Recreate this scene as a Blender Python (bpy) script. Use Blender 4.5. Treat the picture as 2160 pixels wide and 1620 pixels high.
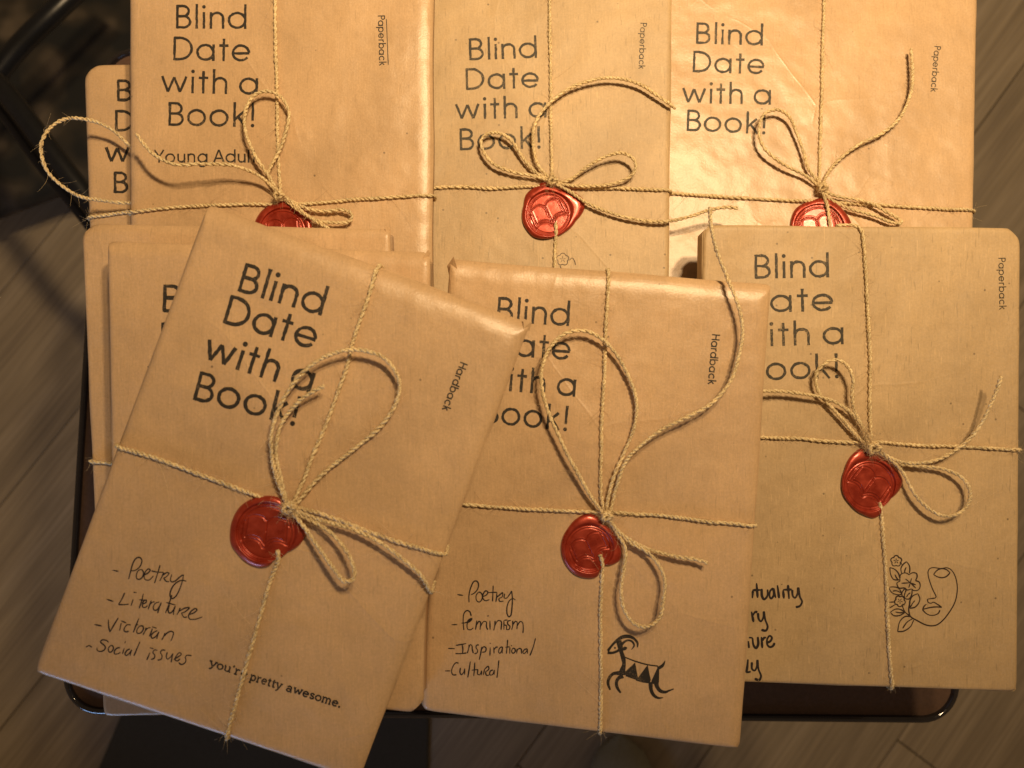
import bpy, math, random
import numpy as np
from mathutils import Matrix, Vector
from mathutils.geometry import tessellate_polygon

for o in list(bpy.data.objects): bpy.data.objects.remove(o)
random.seed(4); RNG = np.random.default_rng(4)
S = bpy.context.scene; COL = S.collection
# ------------------------------------------------------------------ camera
TILT = math.radians(5.9); FPX = 1800.0; DT = 0.545           # tilt, focal length in photo pixels, distance to the table
HC = DT*math.cos(TILT)
cd = bpy.data.cameras.new('camera'); cam = bpy.data.objects.new('camera', cd); COL.objects.link(cam)
cam.location = (0, 0, HC); cam.rotation_euler = (TILT, 0, 0)
cd.sensor_width = 36; cd.lens = 36*FPX/2160; cd.clip_start = 0.01; cd.clip_end = 50
cd.dof.use_dof = True; cd.dof.focus_distance = 0.43; cd.dof.aperture_fstop = 10
S.camera = cam
RX = np.array([[1,0,0],[0,math.cos(TILT),-math.sin(TILT)],[0,math.sin(TILT),math.cos(TILT)]])
def c2w(p): return np.asarray(p, float) @ RX.T + np.array([0,0,HC])
# ------------------------------------------------------------------ world, lamps
W = bpy.data.worlds.new('World'); S.world = W; W.use_nodes = True
bg = W.node_tree.nodes['Background']; bg.inputs[0].default_value = (1.0, 0.64, 0.36, 1); bg.inputs[1].default_value = 0.12
def aim(o, target):
    d = Vector(c2w(target)) - o.location; o.rotation_euler = d.to_track_quat('-Z', 'Y').to_euler()
def spot(name, pos, target, half, power, color, radius):
    l = bpy.data.lights.new(name, 'SPOT'); l.energy = power; l.color = color; l.spot_size = math.radians(2*half); l.spot_blend = 1.0; l.shadow_soft_size = radius
    o = bpy.data.objects.new(name, l); COL.objects.link(o); o.location = c2w(pos); aim(o, target); return o
def area(name, pos, target, size, power, color, spread):
    l = bpy.data.lights.new(name, 'AREA'); l.shape = 'RECTANGLE'; l.size, l.size_y = size; l.energy = power; l.color = color; l.spread = math.radians(spread)
    o = bpy.data.objects.new(name, l); COL.objects.link(o); o.location = c2w(pos); aim(o, target); return o
WARM = (1.0, 0.715, 0.40)
spot('pendant_lamp', (0.31, 0.41, 0.41), (0.15, 0.52, -0.45), 56, 31, WARM, 0.032)
spot('pendant_lamp', (0.20, 0.49, 0.41), (0.13, 0.55, -0.45), 56, 26, WARM, 0.032)
area('window_glow', (-0.60, -0.80, -0.22), (-0.34, -0.24, -0.50), (0.40, 0.20), 0.85, (0.34, 0.56, 1.0), 100)
S.view_settings.view_transform = 'Standard'; S.view_settings.look = 'None'; S.view_settings.exposure = 0; S.view_settings.gamma = 1
S.render.engine = 'CYCLES'

# ------------------------------------------------------------------ materials
def new_mat(name):
    m = bpy.data.materials.new(name); m.use_nodes = True; nt = m.node_tree
    return m, nt, nt.nodes['Principled BSDF']
def N(nt, t, **k):
    n = nt.nodes.new(t)
    for a, b in k.items():
        if a.startswith('i_'): n.inputs[a[2:].replace('_', ' ')].default_value = b
        else: setattr(n, a, b)
    return n
def ramp(nt, stops):
    r = nt.nodes.new('ShaderNodeValToRGB'); e = r.color_ramp.elements
    while len(e) < len(stops): e.new(0.5)
    for i, (p, c) in enumerate(stops):
        e[i].position = p; e[i].color = (c, c, c, 1) if not isinstance(c, tuple) else (*c, 1)
    return r
def mix(nt, fac, a, b, mode='MIX'):
    n = nt.nodes.new('ShaderNodeMix'); n.data_type = 'RGBA'; n.blend_type = mode
    L = nt.links
    for s, v in ((0, fac), (6, a), (7, b)):
        if hasattr(v, 'links'): L.new(v, n.inputs[s])
        elif s == 0: n.inputs[0].default_value = v
        else: n.inputs[s].default_value = (*v, 1)
    return n.outputs[2]
def kraft(name, base, speck, rough=0.62, coarse=False):
    m, nt, p = new_mat(name); L = nt.links
    tc = N(nt, 'ShaderNodeTexCoord'); v = tc.outputs['Object']
    n1 = N(nt, 'ShaderNodeTexNoise', i_Scale=28.0, i_Detail=4.0, i_Roughness=0.6); L.new(v, n1.inputs['Vector'])
    n2 = N(nt, 'ShaderNodeTexNoise', i_Scale=900.0, i_Detail=3.0, i_Roughness=0.7); L.new(v, n2.inputs['Vector'])
    mp = N(nt, 'ShaderNodeMapping'); mp.inputs['Scale'].default_value = (1500, 90, 300); L.new(v, mp.inputs['Vector'])
    n3 = N(nt, 'ShaderNodeTexNoise', i_Scale=1.0, i_Detail=2.0); L.new(mp.outputs[0], n3.inputs['Vector'])
    r1 = ramp(nt, [(0.3, 0.90), (0.7, 1.08)]); L.new(n1.outputs[0], r1.inputs[0])
    r2 = ramp(nt, [(0.3, 0.90), (0.7, 1.07)]); L.new(n2.outputs[0], r2.inputs[0])
    r3 = ramp(nt, [(0.3, 0.96), (0.7, 1.035)]); L.new(n3.outputs[0], r3.inputs[0])
    c = mix(nt, 1.0, base, r1.outputs[0], 'MULTIPLY'); c = mix(nt, 1.0, c, r2.outputs[0], 'MULTIPLY'); c = mix(nt, 1.0, c, r3.outputs[0], 'MULTIPLY')
    # stray dark fibres and specks in the pulp
    vo = N(nt, 'ShaderNodeTexVoronoi', i_Scale=170.0, i_Randomness=1.0); L.new(v, vo.inputs['Vector'])
    rv = ramp(nt, [(0.0, 1.0), (0.07, 0.7), (0.12, 0.0)]); L.new(vo.outputs['Distance'], rv.inputs[0])
    sx = N(nt, 'ShaderNodeSeparateColor'); L.new(vo.outputs['Color'], sx.inputs[0])
    gt = N(nt, 'ShaderNodeMath', operation='GREATER_THAN'); gt.inputs[1].default_value = 1-speck; L.new(sx.outputs[0], gt.inputs[0])
    mu = N(nt, 'ShaderNodeMath', operation='MULTIPLY'); L.new(gt.outputs[0], mu.inputs[0]); L.new(rv.outputs[0], mu.inputs[1])
    c = mix(nt, mu.outputs[0], c, tuple(x*0.3 for x in base))
    n4 = N(nt, 'ShaderNodeTexNoise', i_Scale=65.0, i_Detail=1.0); L.new(v, n4.inputs['Vector'])
    r4 = ramp(nt, [(0.66, 0.0), (0.8, 0.2)]); L.new(n4.outputs[0], r4.inputs[0])
    c = mix(nt, r4.outputs[0], c, tuple(x*0.62 for x in base))
    # pale and dark pulp fibres, faint handling smudges
    for k, (sc, rot) in enumerate((((1100, 110, 500), 0.5), ((1000, 120, 500), -0.9))):
        m2 = N(nt, 'ShaderNodeMapping'); m2.inputs['Scale'].default_value = sc; m2.inputs['Rotation'].default_value = (0, 0, rot); L.new(v, m2.inputs['Vector'])
        nf = N(nt, 'ShaderNodeTexNoise', i_Scale=1.0, i_Detail=1.0); L.new(m2.outputs[0], nf.inputs['Vector'])
        rf = ramp(nt, [(0.66, 0.0), (0.74, 0.42 if coarse else 0.24)]); L.new(nf.outputs[0], rf.inputs[0])
        c = mix(nt, rf.outputs[0], c, tuple(x*(0.5 if k else 1.35) for x in base))
    ns = N(nt, 'ShaderNodeTexNoise', i_Scale=9.0, i_Detail=5.0, i_Roughness=0.65); L.new(v, ns.inputs['Vector'])
    rs = ramp(nt, [(0.35, 0.93), (0.65, 1.05)]); L.new(ns.outputs[0], rs.inputs[0]); c = mix(nt, 1.0, c, rs.outputs[0], 'MULTIPLY')
    L.new(c, p.inputs['Base Color']); p.inputs['Roughness'].default_value = rough; p.inputs['Specular IOR Level'].default_value = 0.62
    b1 = N(nt, 'ShaderNodeBump', i_Strength=0.18, i_Distance=0.0006); L.new(n2.outputs[0], b1.inputs['Height'])
    n5 = N(nt, 'ShaderNodeTexNoise', i_Scale=42.0, i_Detail=2.0); L.new(v, n5.inputs['Vector'])
    b2 = N(nt, 'ShaderNodeBump', i_Strength=0.55, i_Distance=0.003); L.new(n5.outputs[0], b2.inputs['Height']); L.new(b1.outputs[0], b2.inputs['Normal'])
    # long faint creases where the sheet was folded and handled
    wv = N(nt, 'ShaderNodeTexNoise', i_Scale=14.0, i_Detail=2.0); L.new(v, wv.inputs['Vector'])
    va = N(nt, 'ShaderNodeVectorMath', operation='MULTIPLY_ADD'); va.inputs[1].default_value = (0.022, 0.022, 0.0); L.new(wv.outputs['Color'], va.inputs[0]); L.new(v, va.inputs[2])
    ve = N(nt, 'ShaderNodeTexVoronoi', i_Scale=13.0); ve.feature = 'DISTANCE_TO_EDGE'; L.new(va.outputs[0], ve.inputs['Vector'])
    rc = ramp(nt, [(0.0, 1.0), (0.012, 0.35), (0.04, 0.0)]); L.new(ve.outputs['Distance'], rc.inputs[0])
    nm = N(nt, 'ShaderNodeTexNoise', i_Scale=24.0, i_Detail=1.0); L.new(v, nm.inputs['Vector']); rm = ramp(nt, [(0.5, 0.0), (0.62, 1.0)]); L.new(nm.outputs[0], rm.inputs[0])
    mm = N(nt, 'ShaderNodeMath', operation='MULTIPLY'); L.new(rc.outputs[0], mm.inputs[0]); L.new(rm.outputs[0], mm.inputs[1])
    b3 = N(nt, 'ShaderNodeBump', i_Strength=0.3, i_Distance=0.0005); L.new(mm.outputs[0], b3.inputs['Height']); L.new(b2.outputs[0], b3.inputs['Normal'])
    L.new(b3.outputs[0], p.inputs['Normal']); return m
K_SMOOTH = (0.60, 0.405, 0.225); K_SPECK = (0.53, 0.375, 0.20)
M_SMOOTH = kraft('smooth_kraft_paper', K_SMOOTH, 0.05, 0.36)
M_SPECK = kraft('recycled_kraft_paper', K_SPECK, 0.22, 0.55, True)
def ink(name, col, paper, wear):
    m, nt, p = new_mat(name); L = nt.links
    tc = N(nt, 'ShaderNodeTexCoord'); n = N(nt, 'ShaderNodeTexNoise', i_Scale=1500.0, i_Detail=2.0, i_Roughness=0.7); L.new(tc.outputs['Object'], n.inputs['Vector'])
    n2 = N(nt, 'ShaderNodeTexNoise', i_Scale=120.0, i_Detail=1.0); L.new(tc.outputs['Object'], n2.inputs['Vector'])
    a = N(nt, 'ShaderNodeMath', operation='MULTIPLY_ADD'); a.inputs[1].default_value = 0.6; L.new(n2.outputs[0], a.inputs[0]); L.new(n.outputs[0], a.inputs[2])
    r = ramp(nt, [(0.93-wear*0.2, wear*0.08), (1.12-wear*0.1, min(0.9, wear*1.0))]); L.new(a.outputs[0], r.inputs[0])
    L.new(mix(nt, r.outputs[0], col, paper), p.inputs['Base Color']); p.inputs['Roughness'].default_value = 0.6; return m
I_STAMP = ink('stamp_ink', (0.012, 0.010, 0.008), K_SMOOTH, 0.2)
I_FADED = ink('faded_stamp_ink', (0.020, 0.017, 0.010), K_SPECK, 0.32)
I_PEN = ink('pen_ink', (0.012, 0.007, 0.008), K_SMOOTH, 0.08)
I_BROWN = ink('brown_stamp_ink', (0.028, 0.013, 0.008), K_SPECK, 0.12)
def twine_mat():
    m, nt, p = new_mat('jute_twine'); L = nt.links
    tc = N(nt, 'ShaderNodeTexCoord'); v = tc.outputs['Object']
    n = N(nt, 'ShaderNodeTexNoise', i_Scale=1400.0, i_Detail=3.0, i_Roughness=0.7); L.new(v, n.inputs['Vector'])
    n2 = N(nt, 'ShaderNodeTexNoise', i_Scale=160.0, i_Detail=2.0); L.new(v, n2.inputs['Vector'])
    r = ramp(nt, [(0.28, (0.26, 0.15, 0.055)), (0.47, (0.74, 0.56, 0.29)), (0.64, (0.95, 0.82, 0.52))]); L.new(n.outputs[0], r.inputs[0])  # darkest stop paints groove shade into the jute colour
    r2 = ramp(nt, [(0.3, 0.78), (0.7, 1.1)]); L.new(n2.outputs[0], r2.inputs[0])
    L.new(mix(nt, 1.0, r.outputs[0], r2.outputs[0], 'MULTIPLY'), p.inputs['Base Color']); p.inputs['Roughness'].default_value = 0.6
    b = N(nt, 'ShaderNodeBump', i_Strength=0.7, i_Distance=0.0004); L.new(n.outputs[0], b.inputs['Height']); L.new(b.outputs[0], p.inputs['Normal']); return m
M_TWINE = twine_mat()
M_FIBRE, nt_, p_ = new_mat('jute_fibre'); p_.inputs['Base Color'].default_value = (0.80, 0.62, 0.36, 1); p_.inputs['Roughness'].default_value = 0.5
def wax_mat():
    m, nt, p = new_mat('pearl_red_wax'); L = nt.links
    tc = N(nt, 'ShaderNodeTexCoord'); n = N(nt, 'ShaderNodeTexNoise', i_Scale=2600.0, i_Detail=2.0); L.new(tc.outputs['Object'], n.inputs['Vector'])
    n2 = N(nt, 'ShaderNodeTexNoise', i_Scale=220.0, i_Detail=3.0); L.new(tc.outputs['Object'], n2.inputs['Vector'])
    r = ramp(nt, [(0.3, (0.30, 0.028, 0.012)), (0.7, (0.43, 0.050, 0.021))]); L.new(n2.outputs[0], r.inputs[0]); L.new(r.outputs[0], p.inputs['Base Color'])
    p.inputs['Metallic'].default_value = 0.4; p.inputs['Roughness'].default_value = 0.33
    p.inputs['Coat Weight'].default_value = 0.35; p.inputs['Coat Roughness'].default_value = 0.15
    rr = ramp(nt, [(0.35, 0.24), (0.65, 0.46)]); L.new(n2.outputs[0], rr.inputs[0]); L.new(rr.outputs[0], p.inputs['Roughness'])
    b = N(nt, 'ShaderNodeBump', i_Strength=0.18, i_Distance=0.0003); L.new(n.outputs[0], b.inputs['Height'])
    b2 = N(nt, 'ShaderNodeBump', i_Strength=0.3, i_Distance=0.0006); L.new(n2.outputs[0], b2.inputs['Height']); L.new(b.outputs[0], b2.inputs['Normal'])
    L.new(b2.outputs[0], p.inputs['Normal']); return m
M_WAX = wax_mat()
def simple(name, col, rough, scale=60.0, amt=0.25, metallic=0.0, coat=0.0):
    m, nt, p = new_mat(name); L = nt.links
    tc = N(nt, 'ShaderNodeTexCoord'); n = N(nt, 'ShaderNodeTexNoise', i_Scale=scale, i_Detail=4.0); L.new(tc.outputs['Object'], n.inputs['Vector'])
    r = ramp(nt, [(0.25, 1-amt), (0.75, 1+amt)]); L.new(n.outputs[0], r.inputs[0])
    L.new(mix(nt, 1.0, col, r.outputs[0], 'MULTIPLY'), p.inputs['Base Color'])
    p.inputs['Roughness'].default_value = rough; p.inputs['Metallic'].default_value = metallic; p.inputs['Coat Weight'].default_value = coat
    b = N(nt, 'ShaderNodeBump', i_Strength=0.15, i_Distance=0.0005); L.new(n.outputs[0], b.inputs['Height']); L.new(b.outputs[0], p.inputs['Normal']); return m
M_TABLE = simple('brown_table_vinyl', (0.10, 0.054, 0.032), 0.5, 500.0, 0.2)
M_RIM = simple('dark_plastic_rim', (0.014, 0.011, 0.011), 0.1, 300.0, 0.2, 0.0, 1.0)
M_BLACK = simple('black_metal', (0.006, 0.007, 0.009), 0.35, 200.0, 0.2)
M_GREY = simple('dark_grey_fabric', (0.06, 0.06, 0.055), 0.9, 600.0, 0.3)
M_SOCK = simple('pale_grey_knit', (0.26, 0.25, 0.19), 0.9, 700.0, 0.25)
def plank_mat():
    m, nt, p = new_mat('laminate_plank'); L = nt.links
    tc = N(nt, 'ShaderNodeTexCoord'); oi = N(nt, 'ShaderNodeObjectInfo')
    add = N(nt, 'ShaderNodeVectorMath', operation='MULTIPLY_ADD'); add.inputs[1].default_value = (7, 7, 7)
    cb = N(nt, 'ShaderNodeCombineXYZ')
    for k in range(3): L.new(oi.outputs['Random'], cb.inputs[k])
    L.new(cb.outputs[0], add.inputs[0]); L.new(tc.outputs['Object'], add.inputs[2])
    mp = N(nt, 'ShaderNodeMapping'); mp.inputs['Scale'].default_value = (3.2, 46, 5); L.new(add.outputs[0], mp.inputs['Vector'])
    n = N(nt, 'ShaderNodeTexNoise', i_Scale=1.0, i_Detail=6.0, i_Roughness=0.62, i_Distortion=0.6); L.new(mp.outputs[0], n.inputs['Vector'])
    mp2 = N(nt, 'ShaderNodeMapping'); mp2.inputs['Scale'].default_value = (7, 300, 5); L.new(add.outputs[0], mp2.inputs['Vector'])
    n2 = N(nt, 'ShaderNodeTexNoise', i_Scale=1.0, i_Detail=3.0); L.new(mp2.outputs[0], n2.inputs['Vector'])
    r = ramp(nt, [(0.3, (0.27, 0.215, 0.15)), (0.5, (0.33, 0.265, 0.18)), (0.7, (0.40, 0.325, 0.23))]); L.new(n.outputs[0], r.inputs[0])
    r2 = ramp(nt, [(0.35, 0.82), (0.65, 1.1)]); L.new(n2.outputs[0], r2.inputs[0])
    r3 = ramp(nt, [(0.0, 0.88), (1.0, 1.1)]); L.new(oi.outputs['Random'], r3.inputs[0])
    c = mix(nt, 1.0, r.outputs[0], r2.outputs[0], 'MULTIPLY'); c = mix(nt, 1.0, c, r3.outputs[0], 'MULTIPLY')
    L.new(c, p.inputs['Base Color']); p.inputs['Roughness'].default_value = 0.5; return m
M_PLANK = plank_mat()
M_GAP = simple('dark_underlay', (0.03, 0.025, 0.02), 0.9)

# ------------------------------------------------------------------ object helpers
def meshobj(name, V, F, mat, parent=None, smooth=True, origin=None):
    me = bpy.data.meshes.new(name); V = np.asarray(V, float)
    if origin is not None: V = V - np.asarray(origin)
    me.from_pydata(V.tolist(), [], F if isinstance(F, list) else F.tolist()); me.validate(clean_customdata=False)
    if smooth: me.polygons.foreach_set('use_smooth', [True]*len(me.polygons))
    me.materials.append(mat); me.update()
    o = bpy.data.objects.new(name, me); COL.objects.link(o)
    if parent is not None: o.parent = parent
    return o
def tag(o, label=None, cat=None, group=None, kind=None):
    for k, v in (('label', label), ('category', cat), ('group', group), ('kind', kind)):
        if v: o[k] = v
    return o
def empty(name, loc):
    o = bpy.data.objects.new(name, None); COL.objects.link(o); o.location = loc; o.empty_display_size = 0.02; return o
def catmull(P, step):
    """dense smooth curve through the control points (any dimension)"""
    P = np.asarray(P, float)
    if len(P) == 2:
        n = max(2, int(np.linalg.norm(P[1]-P[0])/step)+1); t = np.linspace(0, 1, n)[:, None]; return P[0]*(1-t)+P[1]*t
    Q = np.vstack([2*P[0]-P[1], P, 2*P[-1]-P[-2]]); out = []
    for i in range(1, len(Q)-2):
        p0, p1, p2, p3 = Q[i-1], Q[i], Q[i+1], Q[i+2]
        d = max(np.linalg.norm(p2-p1), 1e-9); n = max(2, int(math.ceil(d/step)))
        a = 0.5
        t0 = 0; t1 = t0+max(np.linalg.norm(p1-p0), 1e-6)**a; t2 = t1+d**a; t3 = t2+max(np.linalg.norm(p3-p2), 1e-6)**a
        t = np.linspace(t1, t2, n, endpoint=False)[:, None]
        A1 = (t1-t)/(t1-t0)*p0+(t-t0)/(t1-t0)*p1; A2 = (t2-t)/(t2-t1)*p1+(t-t1)/(t2-t1)*p2; A3 = (t3-t)/(t3-t2)*p2+(t-t2)/(t3-t2)*p3
        B1 = (t2-t)/(t2-t0)*A1+(t-t0)/(t2-t0)*A2; B2 = (t3-t)/(t3-t1)*A2+(t-t1)/(t3-t1)*A3
        out.append((t2-t)/(t2-t1)*B1+(t-t1)/(t2-t1)*B2)
    out.append(P[-1:]); return np.vstack(out)
def resample(C, step):
    s = np.r_[0, np.cumsum(np.linalg.norm(np.diff(C, axis=0), axis=1))]; n = max(3, int(s[-1]/step)+1)
    t = np.linspace(0, s[-1], n); return np.stack([np.interp(t, s, C[:, k]) for k in range(C.shape[1])], 1)
def frames(C):
    T = np.gradient(C, axis=0); T /= np.linalg.norm(T, axis=1)[:, None]+1e-12
    U = np.zeros_like(C); a = np.array([0, 0, 1.0]) if abs(T[0, 2]) < 0.9 else np.array([1.0, 0, 0])
    u = a-T[0]*a.dot(T[0]); u /= np.linalg.norm(u)
    for i in range(len(C)):
        u = u-T[i]*u.dot(T[i]); u /= np.linalg.norm(u)+1e-12; U[i] = u
    return T, U, np.cross(T, U)
def tube(C, R, sides):
    T, U, B = frames(C); n = len(C); a = np.linspace(0, 2*math.pi, sides, endpoint=False)
    R = np.broadcast_to(np.asarray(R, float), (n,))
    V = C[:, None, :]+R[:, None, None]*(np.cos(a)[None, :, None]*U[:, None, :]+np.sin(a)[None, :, None]*B[:, None, :])
    V = V.reshape(-1, 3); i = np.arange(n-1)[:, None]*sides; j = np.arange(sides)[None, :]; j2 = (j+1) % sides
    F = np.stack([i+j, i+j2, i+sides+j2, i+sides+j], -1).reshape(-1, 4).tolist()
    F.append(list(range(sides))[::-1]); F.append(list(range((n-1)*sides, n*sides))); return V, F
def join(parts):
    V, F, k = [], [], 0
    for v, f in parts:
        V.append(v); F += [[x+k for x in q] for q in f]; k += len(v)
    return np.vstack(V), F
def twine_geo(C, fray=True, seed=0):
    r = np.random.default_rng(seed); C = resample(C, 0.00038); T, U, B = frames(C); n = len(C)
    s = np.arange(n)*0.00038; pitch = 0.0058*(1+0.22*np.sin(s*90+r.uniform(0, 6))+0.12*np.sin(s*233+r.uniform(0, 6))); ph = np.cumsum(2*math.pi*0.00038/pitch)+r.uniform(0, 6)
    w = 1+0.14*np.sin(s*160+r.uniform(0, 6))+0.10*np.sin(s*420+r.uniform(0, 6))+0.09*np.convolve(r.standard_normal(n), np.ones(5)/2.2, 'same')
    parts = []
    for k in range(2):
        a = ph+k*math.pi; off = 0.00040*w
        D = C+off[:, None]*(np.cos(a)[:, None]*U+np.sin(a)[:, None]*B)
        rad = 0.00060*(1+0.10*np.sin(s*700+k)+0.06*r.standard_normal(n)); parts.append(tube(D, rad, 7))
    return join(parts)
def fibre_geo(C, n, seed, length=0.0045):
    r = np.random.default_rng(seed); parts = []
    for _ in range(n):
        i = int(r.integers(1, len(C)-2)); t = C[i+1]-C[i-1]; t /= np.linalg.norm(t)+1e-12
        side = r.standard_normal(3); side[2] = abs(side[2])*0.7; side -= t*side.dot(t); side /= np.linalg.norm(side)+1e-9
        L = length*r.uniform(0.3, 1.5); d = t*r.choice([-1, 1])*r.uniform(0.3, 1.2)+side*r.uniform(0.3, 1.1); d /= np.linalg.norm(d)
        cur = r.standard_normal(3)*0.5; k = np.linspace(0, 1, 6)[:, None]
        P = C[i]+side*0.0007+d*L*k+cur*L*0.6*k**2; P[:, 2] = np.maximum(P[:, 2], C[i][2]-0.0005)
        parts.append(tube(P, 0.000055*(1.1-0.7*k[:, 0]), 3))
    return join(parts)

# ------------------------------------------------------------------ wrapped books
class Book:
    n_made = 0
    def __init__(s, label, quad, d0, thick, mat, gx=0.0, gy=0.0, rx=(5, 5, 5, 5), rz=2.5, cuts=(3, 3, 3, 3), bump=0.35, name='wrapped_book', group='books wrapped in kraft paper and tied with twine', detail=1):
        Book.n_made += 1; s.seed = Book.n_made; s.d0, s.gx, s.gy = d0, gx, gy; s.thick = thick; s.mat = mat
        s.rx = [x/1000 for x in rx]; s.rzs = [z/1000 for z in (rz if isinstance(rz, tuple) else (rz,)*4)]; s.rz = max(s.rzs); s.cuts = [c/1000 for c in cuts]; s.bump = bump/1000
        r = np.random.default_rng(s.seed*7+1); s.waves = [(r.uniform(-90, 90), r.uniform(-90, 90), r.uniform(0, 6), r.uniform(.3, 1)) for _ in range(7)]
        s.Pc = np.array([s.ray(np.array([q]), 0)[0] for q in quad])     # TL TR BR BL, camera frame
        e1 = s.Pc[1]-s.Pc[0]+s.Pc[2]-s.Pc[3]; e2 = s.Pc[3]-s.Pc[0]+s.Pc[2]-s.Pc[1]
        s.nrm = np.cross(e2, e1); s.nrm /= np.linalg.norm(s.nrm)
        s.nrm = s.nrm if s.nrm[2] > 0 else -s.nrm
        s.Wm = np.linalg.norm(e1)/2; s.Hm = np.linalg.norm(e2)/2
        base = c2w(s.Pc.mean(0)-s.nrm*thick); s.root = empty(name, base); s.org = np.array(base)
        tag(s.root, label, 'wrapped book', group); s.curves = []; s.ink_n = 0; s.build(detail)
    def ray(s, px, lift):
        """point seen at each pixel, on the book's top plane raised by lift (camera frame)"""
        a = (px[:, 0]-1080)/FPX; b = -(px[:, 1]-810)/FPX; k = math.sqrt(1+s.gx**2+s.gy**2)
        t = (s.d0-np.asarray(lift)*k)/(1+s.gx*a+s.gy*b); return np.stack([t*a, t*b, -t], 1)
    def uv(s, P):
        A, Bv, Cc, D = s.Pc; u = np.full(len(P), .5); v = np.full(len(P), .5)
        for _ in range(6):
            Q = ((1-u)*(1-v))[:, None]*A+(u*(1-v))[:, None]*Bv+(u*v)[:, None]*Cc+((1-u)*v)[:, None]*D
            du = (1-v)[:, None]*(Bv-A)+v[:, None]*(Cc-D); dv = (1-u)[:, None]*(D-A)+u[:, None]*(Cc-Bv); R = P-Q
            a11 = (du*du).sum(1); a12 = (du*dv).sum(1); a22 = (dv*dv).sum(1); b1 = (du*R).sum(1); b2 = (dv*R).sum(1); det = a11*a22-a12**2
            u = u+(b1*a22-b2*a12)/det; v = v+(b2*a11-b1*a12)/det
        return u, v
    def height(s, u, v):
        u = np.clip(u, 0, 1); v = np.clip(v, 0, 1); x = u*s.Wm; y = v*s.Hm; dd = [x, y, s.Wm-x, s.Hm-y]; h = np.zeros_like(x)
        for d, rx, rz in zip(dd, s.rx, s.rzs):
            q = np.clip(1-d/rx, 0, 1); h = np.minimum(h, -rz*(1-np.sqrt(np.clip(1-q*q, 0, 1))))
        for (a, b), c in zip(((0, 1), (2, 1), (2, 3), (0, 3)), s.cuts):
            if c > 0:
                q = np.clip(1-(dd[a]+dd[b]-c)/1.414/0.004, 0, 1); h = h-0.0016*(1-np.sqrt(np.clip(1-q*q, 0, 1)))
        n = sum(w*np.sin(a*x*1.0+b*y+c) for a, b, c, w in s.waves)/3.0
        edge = np.clip(np.minimum(np.minimum(dd[0], dd[2]), np.minimum(dd[1], dd[3]))/0.012, 0, 1)
        return np.maximum(h, -s.rz*1.4)+s.bump*n*edge
    def at(s, px, lift):
        px = np.atleast_2d(np.asarray(px, float)); lift = np.broadcast_to(np.asarray(lift, float), (len(px),)); h = 0
        for _ in range(3):
            P = s.ray(px, lift+h); u, v = s.uv(P-s.nrm*(lift+h)[:, None] if np.ndim(h) else P-s.nrm*lift[:, None]); h = s.height(u, v)
        return c2w(s.ray(px, lift+h))
    def build(s, detail):
        def axis(L, ra, rb, n):
            k = np.linspace(0, math.pi/2, 9)[:-1]; a = ra*(1-np.cos(k)) ; b = L-rb*(1-np.cos(k))[::-1]
            a = ra*np.sin(k/1.0)*0+ra*(1-np.cos(k)); return np.r_[a, np.linspace(ra, L-rb, n), b]
        n = 44 if detail else 10; m = 60 if detail else 12
        xs = axis(s.Wm, s.rx[0], s.rx[2], n)/s.Wm; ys = axis(s.Hm, s.rx[1], s.rx[3], m)/s.Hm
        if s.cuts[0]+s.cuts[1] > 0 and detail:
            ex = np.linspace(0, 0.012, 9)[1:-1]; xs = np.unique(np.round(np.r_[xs, ex/s.Wm, 1-ex/s.Wm], 6)); ys = np.unique(np.round(np.r_[ys, ex/s.Hm, 1-ex/s.Hm], 6))
        U, V = np.meshgrid(xs, ys); u = U.ravel(); v = V.ravel(); nx, ny = len(xs), len(ys)
        x = u*s.Wm; y = v*s.Hm
        for (sx, sy), c in zip(((0, 0), (1, 0), (1, 1), (0, 1)), s.cuts):
            du = s.Wm-x if sx else x; dv = s.Hm-y if sy else y; q = np.clip(c-du-dv, 0, None)/2
            x = x+(-q if sx else q); y = y+(-q if sy else q)
        # slightly wavering paper edges
        r = np.random.default_rng(s.seed+50); p = r.uniform(0, 6, 4)
        wob = 0.00028*np.sin(y*70+p[0]); x = x+wob*np.where(np.minimum(x, s.Wm-x) < 0.02, 1, 0)*np.clip(1-np.minimum(x, s.Wm-x)/0.02, 0, 1)
        wob = 0.00028*np.sin(x*70+p[1]); y = y+wob*np.clip(1-np.minimum(y, s.Hm-y)/0.02, 0, 1)
        u2 = x/s.Wm; v2 = y/s.Hm; h = s.height(u2, v2)
        A, Bv, Cc, D = s.Pc
        def pt(u, v, h): return ((1-u)*(1-v))[:, None]*A+(u*(1-v))[:, None]*Bv+(u*v)[:, None]*Cc+((1-u)*v)[:, None]*D+s.nrm*np.asarray(h)[:, None]
        top = pt(u2, v2, h); idx = np.arange(nx*ny).reshape(ny, nx)
        F = np.stack([idx[:-1, :-1], idx[1:, :-1], idx[1:, 1:], idx[:-1, 1:]], -1).reshape(-1, 4).tolist()
        loop = np.r_[idx[0, :-1], idx[:-1, -1], idx[-1, :0:-1], idx[:0:-1, 0]]; nl = len(loop)
        V = [top]; prev = loop; base = nx*ny
        lu, lv, lh = u2[loop], v2[loop], h[loop]
        for k, (f, inset) in enumerate(((0.12, 0.0), (0.35, 0.0006), (0.65, 0.0008), (0.92, 0.0002), (1.0, 0.002))):
            uu = lu+(0.5-lu)*2*inset/s.Wm; vv = lv+(0.5-lv)*2*inset/s.Hm
            V.append(pt(uu, vv, lh*(1-f)-s.thick*f)); cur = base+np.arange(nl)
            F += np.stack([prev, np.roll(prev, -1), np.roll(cur, -1), cur], 1).tolist(); prev = cur; base += nl
        F.append(prev[::-1].tolist()); V = c2w(np.vstack(V))
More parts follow.
